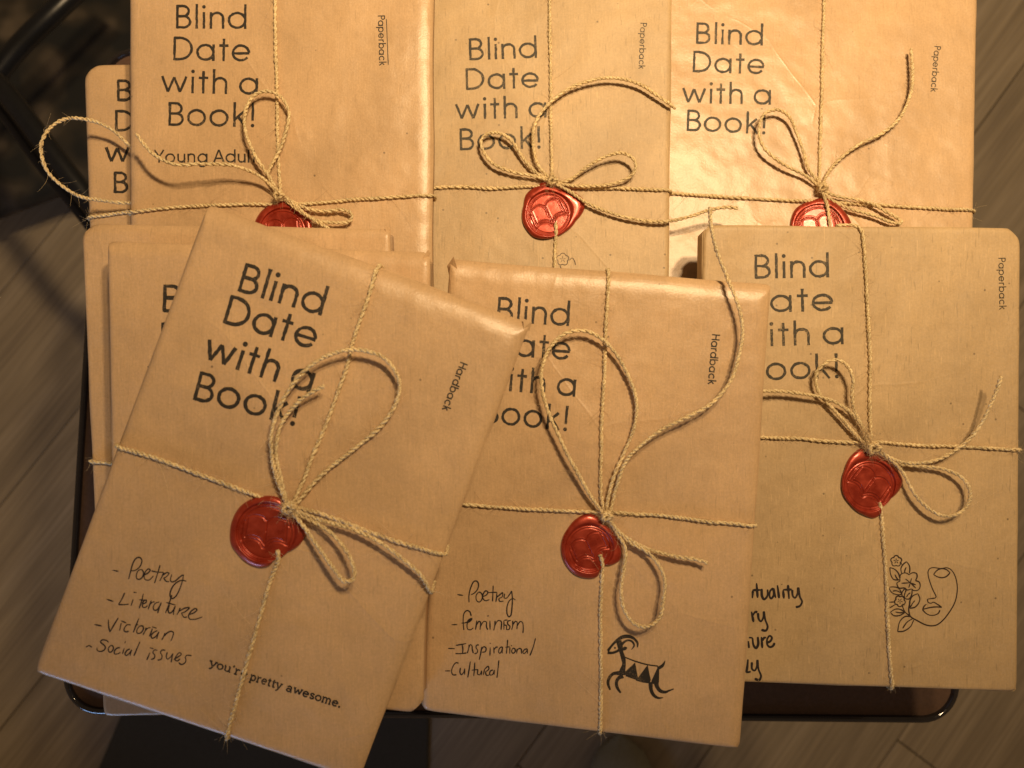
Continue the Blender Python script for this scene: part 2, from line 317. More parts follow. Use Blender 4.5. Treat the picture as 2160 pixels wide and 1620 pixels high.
        s.wrapper = meshobj('wrapper', V, F, s.mat, s.root, origin=s.org)
    # ---- ink on the paper
    def ribbons(s, name, strokes, mat, label=None, lift=0.00007):
        """strokes: list of (pixel points, width in px or list of widths)"""
        parts = []
        for P, w in strokes:
            P = np.asarray(P, float); s.ink_n += 1
            if len(P) == 1:
                a = np.linspace(0, 2*math.pi, 10, endpoint=False); V = P[0]+np.stack([np.cos(a), np.sin(a)], 1)*w/2; F = [list(range(10))]
            else:
                wv = np.broadcast_to(np.asarray(w, float), (len(P),)); T = np.gradient(P, axis=0); T /= np.linalg.norm(T, axis=1)[:, None]+1e-9
                Nn = np.stack([-T[:, 1], T[:, 0]], 1); V = np.vstack([P+Nn*wv[:, None]/2, P-Nn*wv[:, None]/2]); n = len(P)
                F = [[i, i+1, n+i+1, n+i] for i in range(n-1)]
            parts.append((s.at(V, lift+(s.ink_n % 40)*0.0000012), F))
        V, F = join(parts); o = meshobj(name, V, F, mat, s.wrapper, smooth=False, origin=s.org)
        if label: o['label'] = label
        return o
    def polys(s, name, polygons, mat, lift=0.00007):
        parts = []
        for P in polygons:
            s.ink_n += 1; tri = tessellate_polygon([[Vector((x, y, 0)) for x, y in P]])
            parts.append((s.at(P, lift+(s.ink_n % 40)*0.0000012), [list(t) for t in tri]))
        V, F = join(parts); return meshobj(name, V, F, mat, s.wrapper, smooth=False, origin=s.org)
    def fold(s, pts):
        """little folded ear of paper at a corner: px, py, lift in mm, thin sheet with a real underside"""
        P = np.array(pts, float); c = P.mean(0, keepdims=True); A = c2w(s.ray(P[:, :2], P[:, 2]/1000)); C = c2w(s.ray(c[:, :2], c[:, 2]/1000+0.0003)); n = len(P)
        dn = (RX@s.nrm)*0.00025; V = np.vstack([A, C, A-dn, C-dn]); F = [[i, (i+1) % n, n] for i in range(n)]+[[n+1+(i+1) % n, n+1+i, 2*n+1] for i in range(n)]+[[(i+1) % n, i, n+1+i, n+1+(i+1) % n] for i in range(n)]
        return meshobj('corner_fold', V, F, s.mat, s.root, smooth=False, origin=s.org)
    # ---- string
    def wrap(s, a, b):
        """continue a string from pixel a (coming from b) over the nearest edge and down the side, in world space"""
        P = s.ray(np.array([a[:2], b[:2]]), 0); u, v = s.uv(P); d = np.array([(u[0]-u[1])*s.Wm, (v[0]-v[1])*s.Hm]); d /= np.linalg.norm(d); x, y = u[0]*s.Wm, v[0]*s.Hm
        if abs(d[0]) > abs(d[1]): t = ((s.Wm-x) if d[0] > 0 else -x)/d[0]
        else: t = ((s.Hm-y) if d[1] > 0 else -y)/d[1]
        e = np.array([x, y])+d*t; A, Bv, Cc, D = s.Pc
        def pt(q, h): u, v = q[0]/s.Wm, q[1]/s.Hm; return (1-u)*(1-v)*A+u*(1-v)*Bv+u*v*Cc+(1-u)*v*D+s.nrm*h
        rim = s.height(np.array([e[0]/s.Wm]), np.array([e[1]/s.Hm]))[0]; out = []
        for k in (0.7, 0.35, 0.12):
            if t*k > 0.0008: q = e-d*t*k; hh = s.height(np.array([q[0]/s.Wm]), np.array([q[1]/s.Hm]))[0]; out.append(pt(q, hh+0.0009))
        out += [pt(e+d*0.0005, rim*0.8+0.0006), pt(e+d*0.0009, rim-0.0008), pt(e+d*0.0007, rim-0.004), pt(e+d*0.0002, -s.thick*0.9)]
        return c2w(np.array(out))
    def strand(s, name, pts, fuzz=1.0, wob=0.6, ls=0.5, auto=True):
        pts = [(p[0], p[1], (p[2] if len(p) > 2 else 1.0)) for p in pts]; pts = [(a, b, c if c < 3 else 3+(c-3)*ls) for a, b, c in pts]
        ws = we = False
        if auto:
            while pts[-1][2] < 0.95: pts = pts[:-1]; we = True
            while pts[0][2] < 0.95: pts = pts[1:]; ws = True
        q = np.array(pts, float); r = np.random.default_rng(len(s.curves)*13+s.seed); q2 = catmull(q, 8.0)
        k = len(q2); t = np.arange(k)*8.0; jit = wob*(np.sin(t/31+r.uniform(0, 6))+0.6*np.sin(t/13+r.uniform(0, 6)))
        q2[:, 0] += jit*0.7; q2[:, 1] += jit*r.choice([-1, 1])*0.7
        C = s.at(q2[:, :2], q2[:, 2]/1000)
        if we: C = np.vstack([C, s.wrap(q2[-1], q2[-4])])
        if ws: C = np.vstack([s.wrap(q2[0], q2[3])[::-1], C])
        C = resample(catmull(C, 0.001), 0.0005); m = 14; s.curves.append((C[(m if ws else 0):(len(C)-m if we else len(C))], fuzz))
        V, F = twine_geo(C, seed=len(s.curves)+s.seed*31); return meshobj(name, V, F, M_TWINE, s.root, origin=s.org)
    def knot(s, x, y, lift, size=1.0):
        r = np.random.default_rng(s.seed+900); sc = s.d0/FPX; P = c2w(s.ray(np.array([[x, y]]), lift/1000+0.001))[0]; t = np.linspace(0, 1, 46); k = size*0.0021
        C = P+np.stack([k*np.cos(t*19+1), k*0.85*np.sin(t*19+1)*np.cos(t*5)+k*0.3*np.sin(t*31), k*0.75*np.sin(t*23+2)+0.0004], 1)
        C = resample(catmull(C, 0.0006), 0.0005); V, F = twine_geo(C, seed=s.seed+77); s.curves.append((C, 3.0))
        return meshobj('knot', V, F, M_TWINE, s.root, origin=s.org)
    def fuzz(s, dens=700):
        parts = [fibre_geo(C, max(2, int(len(C)*0.0005*dens*f)), s.seed*100+i) for i, (C, f) in enumerate(s.curves) if f > 0]
        parts += [fibre_geo(C, max(1, int(len(C)*0.0005*55*min(f, 1))), s.seed*100+50+i, 0.013) for i, (C, f) in enumerate(s.curves) if f > 0]
        V, F = join(parts); o = meshobj('loose_fibres', V, F, M_FIBRE, s.root, origin=s.org); o['kind'] = 'stuff'; return o
    # ---- wax seal
    def seal(s, outline, centre, rin, rot, tilt=(0, 0)):
        c = np.array(centre, float); O = np.array(outline, float)-c; th = np.arctan2(O[:, 1], O[:, 0]); rr = np.hypot(O[:, 0], O[:, 1]); k = np.argsort(th); th, rr = th[k], rr[k]
        na = 176; a = np.linspace(-math.pi, math.pi, na, endpoint=False)
        R = np.interp(a, np.r_[th[-1]-2*math.pi, th, th[0]+2*math.pi], np.r_[rr[-1], rr, rr[0]])
        ker = np.hanning(9); ker /= ker.sum(); R = np.convolve(np.r_[R[-8:], R, R[:8]], ker, 'same')[8:-8]; R = np.maximum(R, rin*1.03)
        ni, no = 56, 18; ri = np.linspace(0.02, 1, ni); so = (np.linspace(0, 1, no+1)[1:]); px = []; z = []
        ca, sa = math.cos(rot), math.sin(rot)
        segs = []
        left = [[(0, .34), (-.14, .46), (-.36, .50), (-.62, .42)], [(-.62, .42), (-.64, -.22)], [(-.64, -.22), (-.40, -.16), (-.18, -.22), (0, -.40)], [(0, .34), (0, -.40)],
                [(-.68, .28), (-.73, .27), (-.76, -.34)], [(-.76, -.34), (-.44, -.25), (-.16, -.33), (-.04, -.50), (0, -.50)]]
        for L in left:
            C = catmull(L, 0.05)
            for m in (1, -1):
                Cm = C*np.array([m, 1]); segs += [(Cm[i], Cm[i+1]) for i in range(len(Cm)-1)]
        sa_ = np.array([x[0] for x in segs]); sb_ = np.array([x[1] for x in segs])
        zd = 0.00135
        for r in ri:
            P = np.stack([np.cos(a)*r, np.sin(a)*r], 1); px.append(c+P*rin)
            E = np.stack([P[:, 0]*ca-P[:, 1]*sa, -(P[:, 0]*sa+P[:, 1]*ca)], 1)/1.12
            d = E[:, None, :]-sa_; ab = sb_-sa_; t = np.clip((d*ab).sum(2)/((ab*ab).sum(1)+1e-9), 0, 1); dist = np.linalg.norm(d-ab*t[..., None], axis=2).min(1)
            h = zd-0.00036*np.exp(-(dist/0.022)**2)+0.00010*np.exp(-((dist-0.05)/0.02)**2)
            h = h-0.00035*math.exp(-((r-0.90)/0.022)**2)+0.00022*math.exp(-((r-0.95)/0.02)**2)
            z.append(h)
        rnd = np.random.default_rng(s.seed+5); amp = 1+0.18*np.sin(a*2+rnd.uniform(0, 6))+0.1*np.sin(a*5+rnd.uniform(0, 6))
        for q in so:
            r = rin+(R-rin)*q; px.append(c+np.stack([np.cos(a)*r, np.sin(a)*r], 1)); wide = np.clip((R-rin)/(0.22*rin), 0.15, 1)
            up = min(1, q/0.28); up = up*up*(3-2*up); top = zd+0.0013*amp*wide
            z.append(zd*(1-up)+top*up if q < 0.28 else 0.0002+(top-0.0002)*math.sqrt(max(0, 1-((q-0.28)/0.72)**2.2)))
        px.append(px[-1].copy()); z.append(np.full(na, -0.0006)); nr = len(px)
        PX = np.vstack([c[None]]+px); Z = np.r_[zd, np.hstack([np.broadcast_to(v, (na,)) for v in z])]
        dxy = (PX-c)*s.d0/FPX; Z = Z+np.maximum(dxy[:, 0]*tilt[0]+dxy[:, 1]*tilt[1]+0.0012*bool(tilt[0]), 0)*(Z > 0.0004)
        V = s.at(PX, Z); F = [[0, 1+(j+1) % na, 1+j] for j in range(na)]
        for i in range(nr-1):
            b0, b1 = 1+i*na, 1+(i+1)*na; F += [[b0+j, b0+(j+1) % na, b1+(j+1) % na, b1+j] for j in range(na)]
        return meshobj('wax_seal', V, F, M_WAX, s.root, origin=s.org)

# ------------------------------------------------------------------ stroke lettering
def arc(cx, cy, rx, ry, a0, a1, n=None):
    n = n or max(5, int(abs(a1-a0)/14)+1); a = np.radians(np.linspace(a0, a1, n)); return [(cx+rx*math.cos(t), cy+ry*math.sin(t)) for t in a]
O_ = arc(.36, .36, .31, .31, 0, 360, 30)
G = {  # advance width, strokes ('.' = dot)
 'B': (.57, [[(.05, 0), (.05, 1)], [(.05, .95), (.27, .95)]+arc(.27, .735, .215, .215, 90, -90)+[(.05, .52)], [(.27, .52)]+arc(.3, .285, .235, .235, 90, -90)+[(.05, .05)]]),
 'l': (.1, [[(.05, 0), (.05, 1.04)]]), 'i': (.1, [[(.05, 0), (.05, .70)], [(.05, .92)]]),
 'n': (.56, [[(.05, 0), (.05, .70)], [(.05, .40)]+arc(.28, .44, .23, .23, 180, 0)+[(.51, 0)]]),
 'd': (.72, [O_, [(.67, 0), (.67, 1.04)]]), 'D': (.76, [[(.05, 0), (.05, 1)], [(.05, .95), (.26, .95)]+arc(.26, .5, .45, .45, 90, -90)+[(.05, .05)]]),
 'a': (.72, [O_, [(.67, 0), (.67, .70)]]), 't': (.36, [[(.18, 0), (.18, .95)], [(0, .66), (.36, .66)]]),
 'e': (.71, [arc(.36, .36, .31, .31, 2, 325, 26), [(.05, .345), (.69, .345)]]),
 'w': (.96, [[(.03, .70), (.25, .04)], [(.25, .04), (.48, .66)], [(.48, .66), (.71, .04)], [(.71, .04), (.93, .70)]]),
 'h': (.56, [[(.05, 0), (.05, 1.04)], [(.05, .40)]+arc(.28, .44, .23, .23, 180, 0)+[(.51, 0)]]), 'o': (.72, [O_]),
 'k': (.50, [[(.05, 0), (.05, 1.04)], [(.05, .30), (.43, .70)], [(.19, .42), (.48, 0)]]), '!': (.12, [[(.06, .27), (.06, 1.02)], [(.06, .06)]]),
 'Y': (.66, [[(0, 1), (.33, .45)], [(.66, 1), (.33, .45)], [(.33, .47), (.33, 0)]]), 'u': (.56, [[(.05, .70), (.05, .28)]+arc(.28, .28, .23, .23, 180, 360)+[(.51, .4)], [(.51, .70), (.51, 0)]]),
 'g': (.72, [O_, [(.67, .70), (.67, 0)]+arc(.36, 0, .31, .3, 0, -150)]), 'A': (.74, [[(0, 0), (.37, 1)], [(.74, 0), (.37, 1)], [(.13, .33), (.61, .33)]]),
 'P': (.55, [[(.05, 0), (.05, 1)], [(.05, .95), (.28, .95)]+arc(.28, .715, .235, .235, 90, -90)+[(.05, .48)]]),
 'p': (.72, [O_, [(.05, -.30), (.05, .70)]]), 'b': (.72, [O_, [(.05, 0), (.05, 1.04)]]), 'r': (.34, [[(.05, 0), (.05, .70)], [(.05, .42)]+arc(.27, .45, .22, .22, 180, 65)]),
 'c': (.64, [arc(.36, .36, .31, .31, 42, 318, 22)]), 'H': (.68, [[(.05, 0), (.05, 1)], [(.63, 0), (.63, 1)], [(.05, .52), (.63, .52)]]), ' ': (.26, []) }
def sf(x, y, w=.14): return [(x-w, y), (x+w, y)]
SER = {'y': (.66, [[(.08, .66), (.34, .06)], [(.6, .66), (.24, -.22)], [(.24, -.22), (.08, -.24)], sf(.08, .67), sf(.6, .67)]), 'o': (.62, [arc(.31, .34, .25, .31, 0, 360, 20)]),
 'u': (.68, [[(.12, .67), (.12, .2)]+arc(.30, .22, .18, .18, 180, 300)+[(.52, .25)], [(.52, .67), (.52, .03)], [(.0, .67), (.12, .67)], [(.4, .67), (.52, .67)], [(.52, .03), (.66, .03)]]),
 "'": (.2, [[(.12, 1.0), (.08, .72)]]), 'r': (.56, [[(.15, .66), (.15, .03)], sf(.15, .03, .15), [(.02, .67), (.15, .67)], [(.15, .42)]+arc(.36, .42, .2, .22, 160, 50)]),
 'e': (.62, [arc(.31, .34, .25, .31, 0, 320, 18), [(.06, .36), (.56, .36)]]), 'p': (.7, [[(.13, .67), (.13, -.28)], sf(.13, -.28, .13), [(.0, .67), (.13, .67)], arc(.37, .34, .24, .31, 0, 360, 20)]),
 't': (.46, [[(.2, .92), (.2, .15)]+arc(.32, .15, .12, .12, 180, 330), [(.03, .66), (.42, .66)]]), 'a': (.64, [arc(.27, .2, .19, .18, 0, 360, 14), [(.08, .56)]+arc(.3, .5, .18, .17, 140, 0)+[(.48, .03)], [(.48, .03), (.6, .03)]]),
 'w': (.9, [[(.1, .66), (.26, .05)], [(.26, .05), (.45, .62)], [(.45, .62), (.64, .05)], [(.64, .05), (.8, .66)], sf(.1, .67, .12), sf(.8, .67, .12)]),
 's': (.52, [catmull([(.44, .5), (.3, .66), (.1, .55), (.16, .4), (.36, .3), (.44, .15), (.26, .02), (.06, .14)], .06).tolist()]),
 'm': (.96, [[(.12, .66), (.12, .03)], [(.12, .42)]+arc(.29, .48, .17, .18, 180, 0)+[(.46, .03)], [(.46, .42)]+arc(.63, .48, .17, .18, 180, 0)+[(.8, .03)], sf(.12, .03, .11), sf(.46, .03, .09), sf(.8, .03, .11), [(0, .67), (.12, .67)]]),
 '.': (.2, [[(.1, .08)]]), ' ': (.34, [])}
def text(txt, p0, p1, cap, weight=.105, font=G, gap=.17, rough=1.0):
    p0 = np.array(p0, float); p1 = np.array(p1, float); adv = 0; items = []
    for i, ch in enumerate(txt):
        w, st = font[ch]; g = gap*(0.72 if ch in 'oaed' else 1.0)
        if i: adv += g if ch != ' ' and txt[i-1] != ' ' else g*0.6
        items.append((adv, st)); adv += w
    d = p1-p0; L = np.linalg.norm(d); d /= L; up = np.array([d[1], -d[0]]); kx = L/adv; out = []
    for x0, st in items:
        for s_ in st:
            if len(s_) == 1: out.append(([p0+d*(x0+s_[0][0])*kx+up*s_[0][1]*cap], cap*weight*1.45)); continue
            Q = []
            for a, b in zip(s_[:-1], s_[1:]):
                n = max(1, int(math.hypot(b[0]-a[0], b[1]-a[1])*cap/5)); Q += [(a[0]+(b[0]-a[0])*k/n, a[1]+(b[1]-a[1])*k/n) for k in range(n)]
            Q.append(s_[-1]); P = np.array([p0+d*(x0+q[0])*kx+up*q[1]*cap for q in Q]); closed = np.linalg.norm(P[0]-P[-1]) < 0.5
            j = RNG.standard_normal(P.shape)*0.22*rough; j[0] = 0; j[-1] = 0
            w = cap*weight*(1+0.09*RNG.standard_normal(len(P))*rough); out.append((P+j, w))
    return out
def hand(data, org, sc, w, jitter=0.0):
    out = []
    for st in data:
        P = [(org[0]+x/sc, org[1]+y/sc) for x, y in st]
        if len(P) > 2: P = catmull(P, 2.2)
        else: P = catmull(P, 4.0)
        k = len(P); ww = w*(1+0.18*np.sin(np.linspace(0, 5, k)+RNG.uniform(0, 6))); ww = ww*np.clip(np.minimum(np.arange(k)+1.6, k-np.arange(k)+0.6)/2.6, 0.5, 1); out.append((P, ww))
    return out
def strokes_of(txt):
    """'x,y x,y ...; x,y ...' -> list of strokes"""
    return [[tuple(float(c) for c in p.split(',')) for p in part.split()] for part in txt.split(';') if part.strip()]
# ------------------------------------------------------------------ floor, table
FZ = -0.62
gv = [(-3, -3, FZ-0.02), (3, -3, FZ-0.02), (3, 3, FZ-0.02), (-3, 3, FZ-0.02)]
floor = meshobj('floor', gv, [[0, 1, 2, 3]], M_GAP, smooth=False); floor['kind'] = 'structure'
ang = math.radians(53); PW, PL = 0.19, 1.25
def plank_mesh():
    hx, hy, c = PL/2-0.0006, PW/2-0.0006, 0.0012
    V = [(sx*hx, sy*hy, -0.018) for sx, sy in ((-1, -1), (1, -1), (1, 1), (-1, 1))]+[(sx*hx, sy*hy, -c) for sx, sy in ((-1, -1), (1, -1), (1, 1), (-1, 1))]+[(sx*(hx-c), sy*(hy-c), 0) for sx, sy in ((-1, -1), (1, -1), (1, 1), (-1, 1))]
    F = [[8, 9, 10, 11]]
    for b in (0, 4): F += [[b+i, b+(i+1) % 4, b+4+(i+1) % 4, b+4+i] for i in range(4)]
    return V, F
pv, pf = plank_mesh(); proto = meshobj('plank', pv, pf, M_PLANK, floor, smooth=False); first = True
for j in range(-8, 9):
    for i in range(-2, 3):
        cx = (i+((j*0.37) % 1.0))*PL; cy = j*PW+0.05; x = cx*math.cos(ang)-cy*math.sin(ang); y = cx*math.sin(ang)+cy*math.cos(ang)
        if abs(x) > 1.5 or abs(y) > 1.4: continue
        if first: o = proto; first = False
        else: o = proto.copy(); COL.objects.link(o); o.parent = floor
        o.location = (x, y, FZ); o.rotation_euler = (0, 0, ang)

def on_plane(px, z):
    """world point seen at a photo pixel, on the level plane at height z"""
    c = np.array([(px[0]-1080)/FPX, -(px[1]-810)/FPX, -1.0]) @ RX.T; t = (z-HC)/c[2]; return np.array([0, 0, HC])+c*t
TQ = [on_plane(p, 0.0) for p in ((224, 104), (1950, 112), (2046, 1531), (118, 1503))]
tx = (TQ[1]+TQ[2]-TQ[0]-TQ[3])/2; ty = (TQ[0]+TQ[1]-TQ[2]-TQ[3])/2; tc = sum(TQ)/4; tw, th = np.linalg.norm(tx), np.linalg.norm(ty); ta = math.atan2(tx[1], tx[0])
def rrect(w, h, r, n=10):
    out = []
    for cx, cy, a0 in ((w/2-r, h/2-r, 0), (-w/2+r, h/2-r, 90), (-w/2+r, -h/2+r, 180), (w/2-r, -h/2+r, 270)):
        out += [(cx+r*math.cos(math.radians(a0+90*k/n)), cy+r*math.sin(math.radians(a0+90*k/n))) for k in range(n+1)]
    return np.array(out)
def rings(levels):
    """stack of rounded rectangles (inset, z) joined into a shell"""
    V, F = [], []; n = None
    for ins, z in levels:
        q = rrect(tw-2*ins, th-2*ins, 0.024-min(ins, 0.012)); n = len(q); V += [(x, y, z) for x, y in q]
    for k in range(len(levels)-1): F += [[k*n+i, k*n+(i+1) % n, (k+1)*n+(i+1) % n, (k+1)*n+i] for i in range(n)]
    return V, F, n
table = empty('tray_table', (tc[0], tc[1], FZ)); table.rotation_euler = (0, 0, ta)
tag(table, 'brown tray table with a dark rounded rim under the wrapped books', 'table')
V, F, n = rings([(0.0042, 0.0), (0.0042, -0.006)]); F.append(list(range(n))); F.append(list(range(n, 2*n))[::-1]); V = [(x, y, z-FZ-0.001) for x, y, z in V]
meshobj('tabletop', V, F, M_TABLE, table, smooth=False)
lv = [(0.0044, -0.001), (0.0038, 0.0012), (0.0026, 0.0022), (0.0012, 0.0018), (0.0002, 0.0002), (0, -0.004), (0.0006, -0.009), (0.003, -0.012), (0.01, -0.0125), (0.01, -0.0073), (0.0044, -0.0073)]
V, F, n = rings(lv); V = [(x, y, z-FZ) for x, y, z in V]; meshobj('rim', V, F, M_RIM, table)
for sx in (-1, 1):
    for sy in (-1, 1):
        P = catmull([(sx*(tw/2-0.05), sy*(th/2-0.03)*0.2, -FZ-0.013), (sx*(tw/2-0.05), sy*(th/2-0.03)*0.6, 0.3), (sx*(tw/2-0.05), sy*(th/2-0.03), 0.01)], 0.02); V, F = tube(P, 0.009, 12); meshobj('leg', V, F, M_BLACK, table)

# dark chair standing behind the left side of the table
def at_depth(px, d): return c2w([(px[0]-1080)/FPX*d, -(px[1]-810)/FPX*d, -d])
base = at_depth((60, 160), 0.98); chair = empty('folding_chair', (base[0], base[1], FZ))
tag(chair, 'dark folding chair with black metal tubes, out of focus left of the table', 'chair'); co = np.array(chair.location)
P = catmull([at_depth(p, d) for p, d in (((-160, 40), .86), ((-60, 120), .83), ((20, 205), .80), ((100, 310), .79), ((185, 420), .79), ((290, 560), .80))], 0.01); V, F = tube(P, 0.0096, 18); meshobj('tube', V, F, M_BLACK, chair, origin=co)
P = catmull([at_depth(p, d) for p, d in (((-175, 55), .88), ((-75, 150), .86), ((5, 236), .84), ((85, 345), .83), ((175, 455), .83), ((280, 600), .84))], 0.01); V, F = tube(P, 0.006, 16); meshobj('tube', V, F, M_BLACK, chair, origin=co)
P = catmull([at_depth(p, d) for p, d in (((-60, 230), .9), ((30, 110), .9), ((120, 20), .9), ((240, -90), .92))], 0.01); V, F = tube(P, 0.011, 16); meshobj('tube', V, F, M_BLACK, chair, origin=co)
def cloth_mat():
    m, nt, p = new_mat('dark_patterned_fabric'); L = nt.links; tc_ = N(nt, 'ShaderNodeTexCoord')
    n = N(nt, 'ShaderNodeTexNoise', i_Scale=17.0, i_Detail=1.5, i_Roughness=0.5); L.new(tc_.outputs['Object'], n.inputs['Vector'])
    r = ramp(nt, [(0.44, (0.012, 0.012, 0.010)), (0.56, (0.035, 0.028, 0.018)), (0.68, (0.11, 0.085, 0.055))]); L.new(n.outputs[0], r.inputs[0]); L.new(r.outputs[0], p.inputs['Base Color']); p.inputs['Roughness'].default_value = 0.95; return m
q = [at_depth(p, 1.02) for p in ((-220, -120), (420, -120), (420, 140), (190, 330), (60, 360), (-220, 470))]
seat = [np.array([a[0], a[1], FZ+0.085]) for a in q]; k = len(seat); cen = sum(seat)/k; V = []; F = []
lev = [(1.0, 0.0), (1.02, 0.012), (1.0, 0.026), (0.93, 0.034), (0.6, 0.037)]
for sc_, dz in lev: V += [cen+(np.array(p)-cen)*sc_+np.array([0, 0, dz]) for p in seat]
for a in range(len(lev)-1): F += [[a*k+i, a*k+(i+1) % k, (a+1)*k+(i+1) % k, (a+1)*k+i] for i in range(k)]
F.append(list(range((len(lev)-1)*k, len(lev)*k))); F.append(list(range(k))[::-1]); meshobj('seat', V, F, cloth_mat(), chair, origin=co)

# flat dark grey sheet and slippered foot tip on the floor below the table
MQ = [on_plane(p, FZ+0.006) for p in ((330, 1330), (908, 1380), (900, 1760), (150, 1760))]
mo = sum(MQ)/4; V = []; F = []; N4 = 14
for z, ins in ((0.0, 1.0), (0.005, 1.0), (0.008, 0.985)):
    for a in range(4):
        for b in range(N4): V.append(mo+((MQ[a]*(1-b/N4)+MQ[(a+1) % 4]*b/N4)-mo)*ins+np.array([0, 0, z-0.005]))
m4 = 4*N4
for a in range(2): F += [[a*m4+i, a*m4+(i+1) % m4, (a+1)*m4+(i+1) % m4, (a+1)*m4+i] for i in range(m4)]
F.append(list(range(2*m4, 3*m4))); F.append(list(range(m4))[::-1])
sheet_o = meshobj('floor_sheet', V, F, M_GREY, origin=mo); sheet_o.location = mo; tag(sheet_o, 'dark grey flat sheet on the floor below the front left book', 'mat')
fp = on_plane((1318, 1676), FZ+0.05); slip = empty('slipper', (fp[0], fp[1], FZ)); tag(slip, 'pale grey slipper toe on the floor below the middle front book', 'slipper')
V, F = [], []; nu, nv_ = 28, 14
for i in range(nv_+1):
    t = i/nv_; y = 0.06-0.24*t; w = 0.044*math.sqrt(max(0.0, 1-(1-min(1, t/0.32))**2.2))*(1-0.12*max(0, t-0.4)); hgt = 0.058*math.sqrt(max(0, 1-(1-min(1, t/0.5))**2))+0.004
    V += [(w*math.cos(a), y, max(0.0, hgt*0.5+hgt*0.5*math.sin(a))) for a in np.linspace(0, 2*math.pi, nu, endpoint=False)]
for i in range(nv_): F += [[i*nu+j, i*nu+(j+1) % nu, (i+1)*nu+(j+1) % nu, (i+1)*nu+j] for j in range(nu)]
F.append(list(range(nu))[::-1]); F.append(list(range(nv_*nu, (nv_+1)*nu))); meshobj('upper', V, F, M_SOCK, slip)
sol = [(0.040*math.cos(a)*(1 if math.sin(a) < 0 else 1), 0.0+0.055*math.sin(a) if math.sin(a) > 0 else -0.18*(-math.sin(a))**0.5) for a in np.linspace(0, 2*math.pi, 40, endpoint=False)]
V = [(x, y, 0.0) for x, y in sol]+[(x, y, 0.008) for x, y in sol]; F = [[i, (i+1) % 40, 40+(i+1) % 40, 40+i] for i in range(40)]+[list(range(40, 80)), list(range(40))[::-1]]; meshobj('sole', V, F, M_SOCK, slip, smooth=False)

# ------------------------------------------------------------------ books
GY = -0.1033   # level books
TITLE = lambda b, rows, cap, m, wt=.105: b.ribbons('title_lettering', [s for t, p0, p1 in rows for s in text(t, p0, p1, cap, wt*1.08)], m)
# far left, mostly hidden
A = Book('kraft parcel at the far left whose twine loop reaches out over the floor', [(174, 134), (700, 126), (712, 770), (196, 775)], 0.442, 0.020, M_SMOOTH, 0, GY, cuts=(6.5, 1, 1, 1), rx=(4, 4, 4, 4))
TITLE(A, [('Blind', (247, 213), (392, 213)), ('Date', (243, 277), (398, 277)), ('with a', (222, 342), (412, 344)), ('Book!', (240, 407), (405, 409))], 45, I_STAMP, .12)
A.strand('bow_loop', [(330, 350, 5), (300, 327, 6), (268, 302, 9), (232, 271, 13), (190, 254, 17), (140, 250, 20), (102, 274, 22), (86, 310, 23), (95, 352, 22), (126, 388, 20), (172, 415, 17), (222, 424, 12), (268, 428, 8), (320, 425, 4)], 0.8, ls=.75)
A.strand('twine_strand', [(176, 480, -6), (181, 462, -1), (195, 457, 1), (240, 451, 1), (330, 440, 1), (420, 436, 1)], 1.2); A.fuzz()
C_ = Book('speckled kraft parcel in the middle of the back row with round red seal', [(880, -34), (1419, -34), (1409, 800), (880, 795)], 0.4465, 0.020, M_SPECK, 0, -0.08, rx=(4, 4, 3.5, 4), rz=2.2)
TITLE(C_, [('Blind', (990, 127), (1133, 122)), ('Date', (983, 190), (1137, 185)), ('with a', (961, 252), (1153, 248)), ('Book!', (970, 317), (1140, 313))], 46, I_FADED)
C_.ribbons('format_lettering', text('Paperback', (1351, 48), (1347, 145), 13.5, .13, rough=.4), I_FADED)
D = Book('pale kraft parcel at the back right corner with half hidden shiny red seal', [(1395, -60), (2064, -60), (2050, 770), (1385, 760)], 0.453, 0.022, M_SMOOTH, -0.017, -0.119, rx=(4, 4, 3.5, 4), rz=2)
TITLE(D, [('Blind', (1468, 92), (1609, 96)), ('Date', (1461, 152), (1612, 157)), ('with a', (1439, 217), (1626, 221)), ('Book!', (1448, 276), (1614, 283))], 45, I_FADED)
D.ribbons('format_lettering', text('Paperback', (1971, 97), (1963, 193), 14, .13, rough=.4), I_FADED)
B = Book('kraft parcel stamped Young Adult in the back row, left of the middle', [(270, -70), (913, -70), (911, 850), (272, 850)], 0.4325, 0.012, M_SMOOTH, 0, -0.03, rx=(5, 4, 9, 5), rz=3)
TITLE(B, [('Blind', (371, 60), (520, 61)), ('Date', (365, 127), (527, 130)), ('with a', (340, 195), (544, 200)), ('Book!', (355, 265), (536, 268))], 50, I_STAMP, .10)
B.ribbons('genre_lettering', text('Young Adult', (326, 343), (541, 343), 27, .13), I_STAMP)
B.ribbons('format_lettering', text('Paperback', (797, 33), (800, 138), 15, .14, rough=.4)+hand([[(815, 40), (819, 137)]], (0, 0), 1, 1.6), I_STAMP)
E = Book('lowest kraft parcel of the front left pile, its left edge showing', [(171, 470), (822, 481), (856, 1492), (217, 1513)], 0.408, 0.018, M_SMOOTH, 0, 0.0, cuts=(5.5, 1, 2, 1.2), rx=(2, 6, 3, 2), rz=(1.2, 2.6, 1.6, 1.2))
F_ = Book('kraft parcel tucked under the slanting front left parcel, its top left letters showing', [(225, 506), (908, 530), (893, 1508), (244, 1430)], 0.3855, 0.0185, M_SMOOTH, 0, 0.0, cuts=(1, 3, 5.5, 1), rx=(2.5, 8, 4, 2.5), rz=(1.4, 3.4, 2, 1.4))
TITLE(F_, [('Blind', (343, 658), (525, 664)), ('Date', (339, 738), (540, 744)), ('with a', (311, 812), (560, 820)), ('Book!', (330, 895), (545, 903))], 58, I_STAMP, .12)
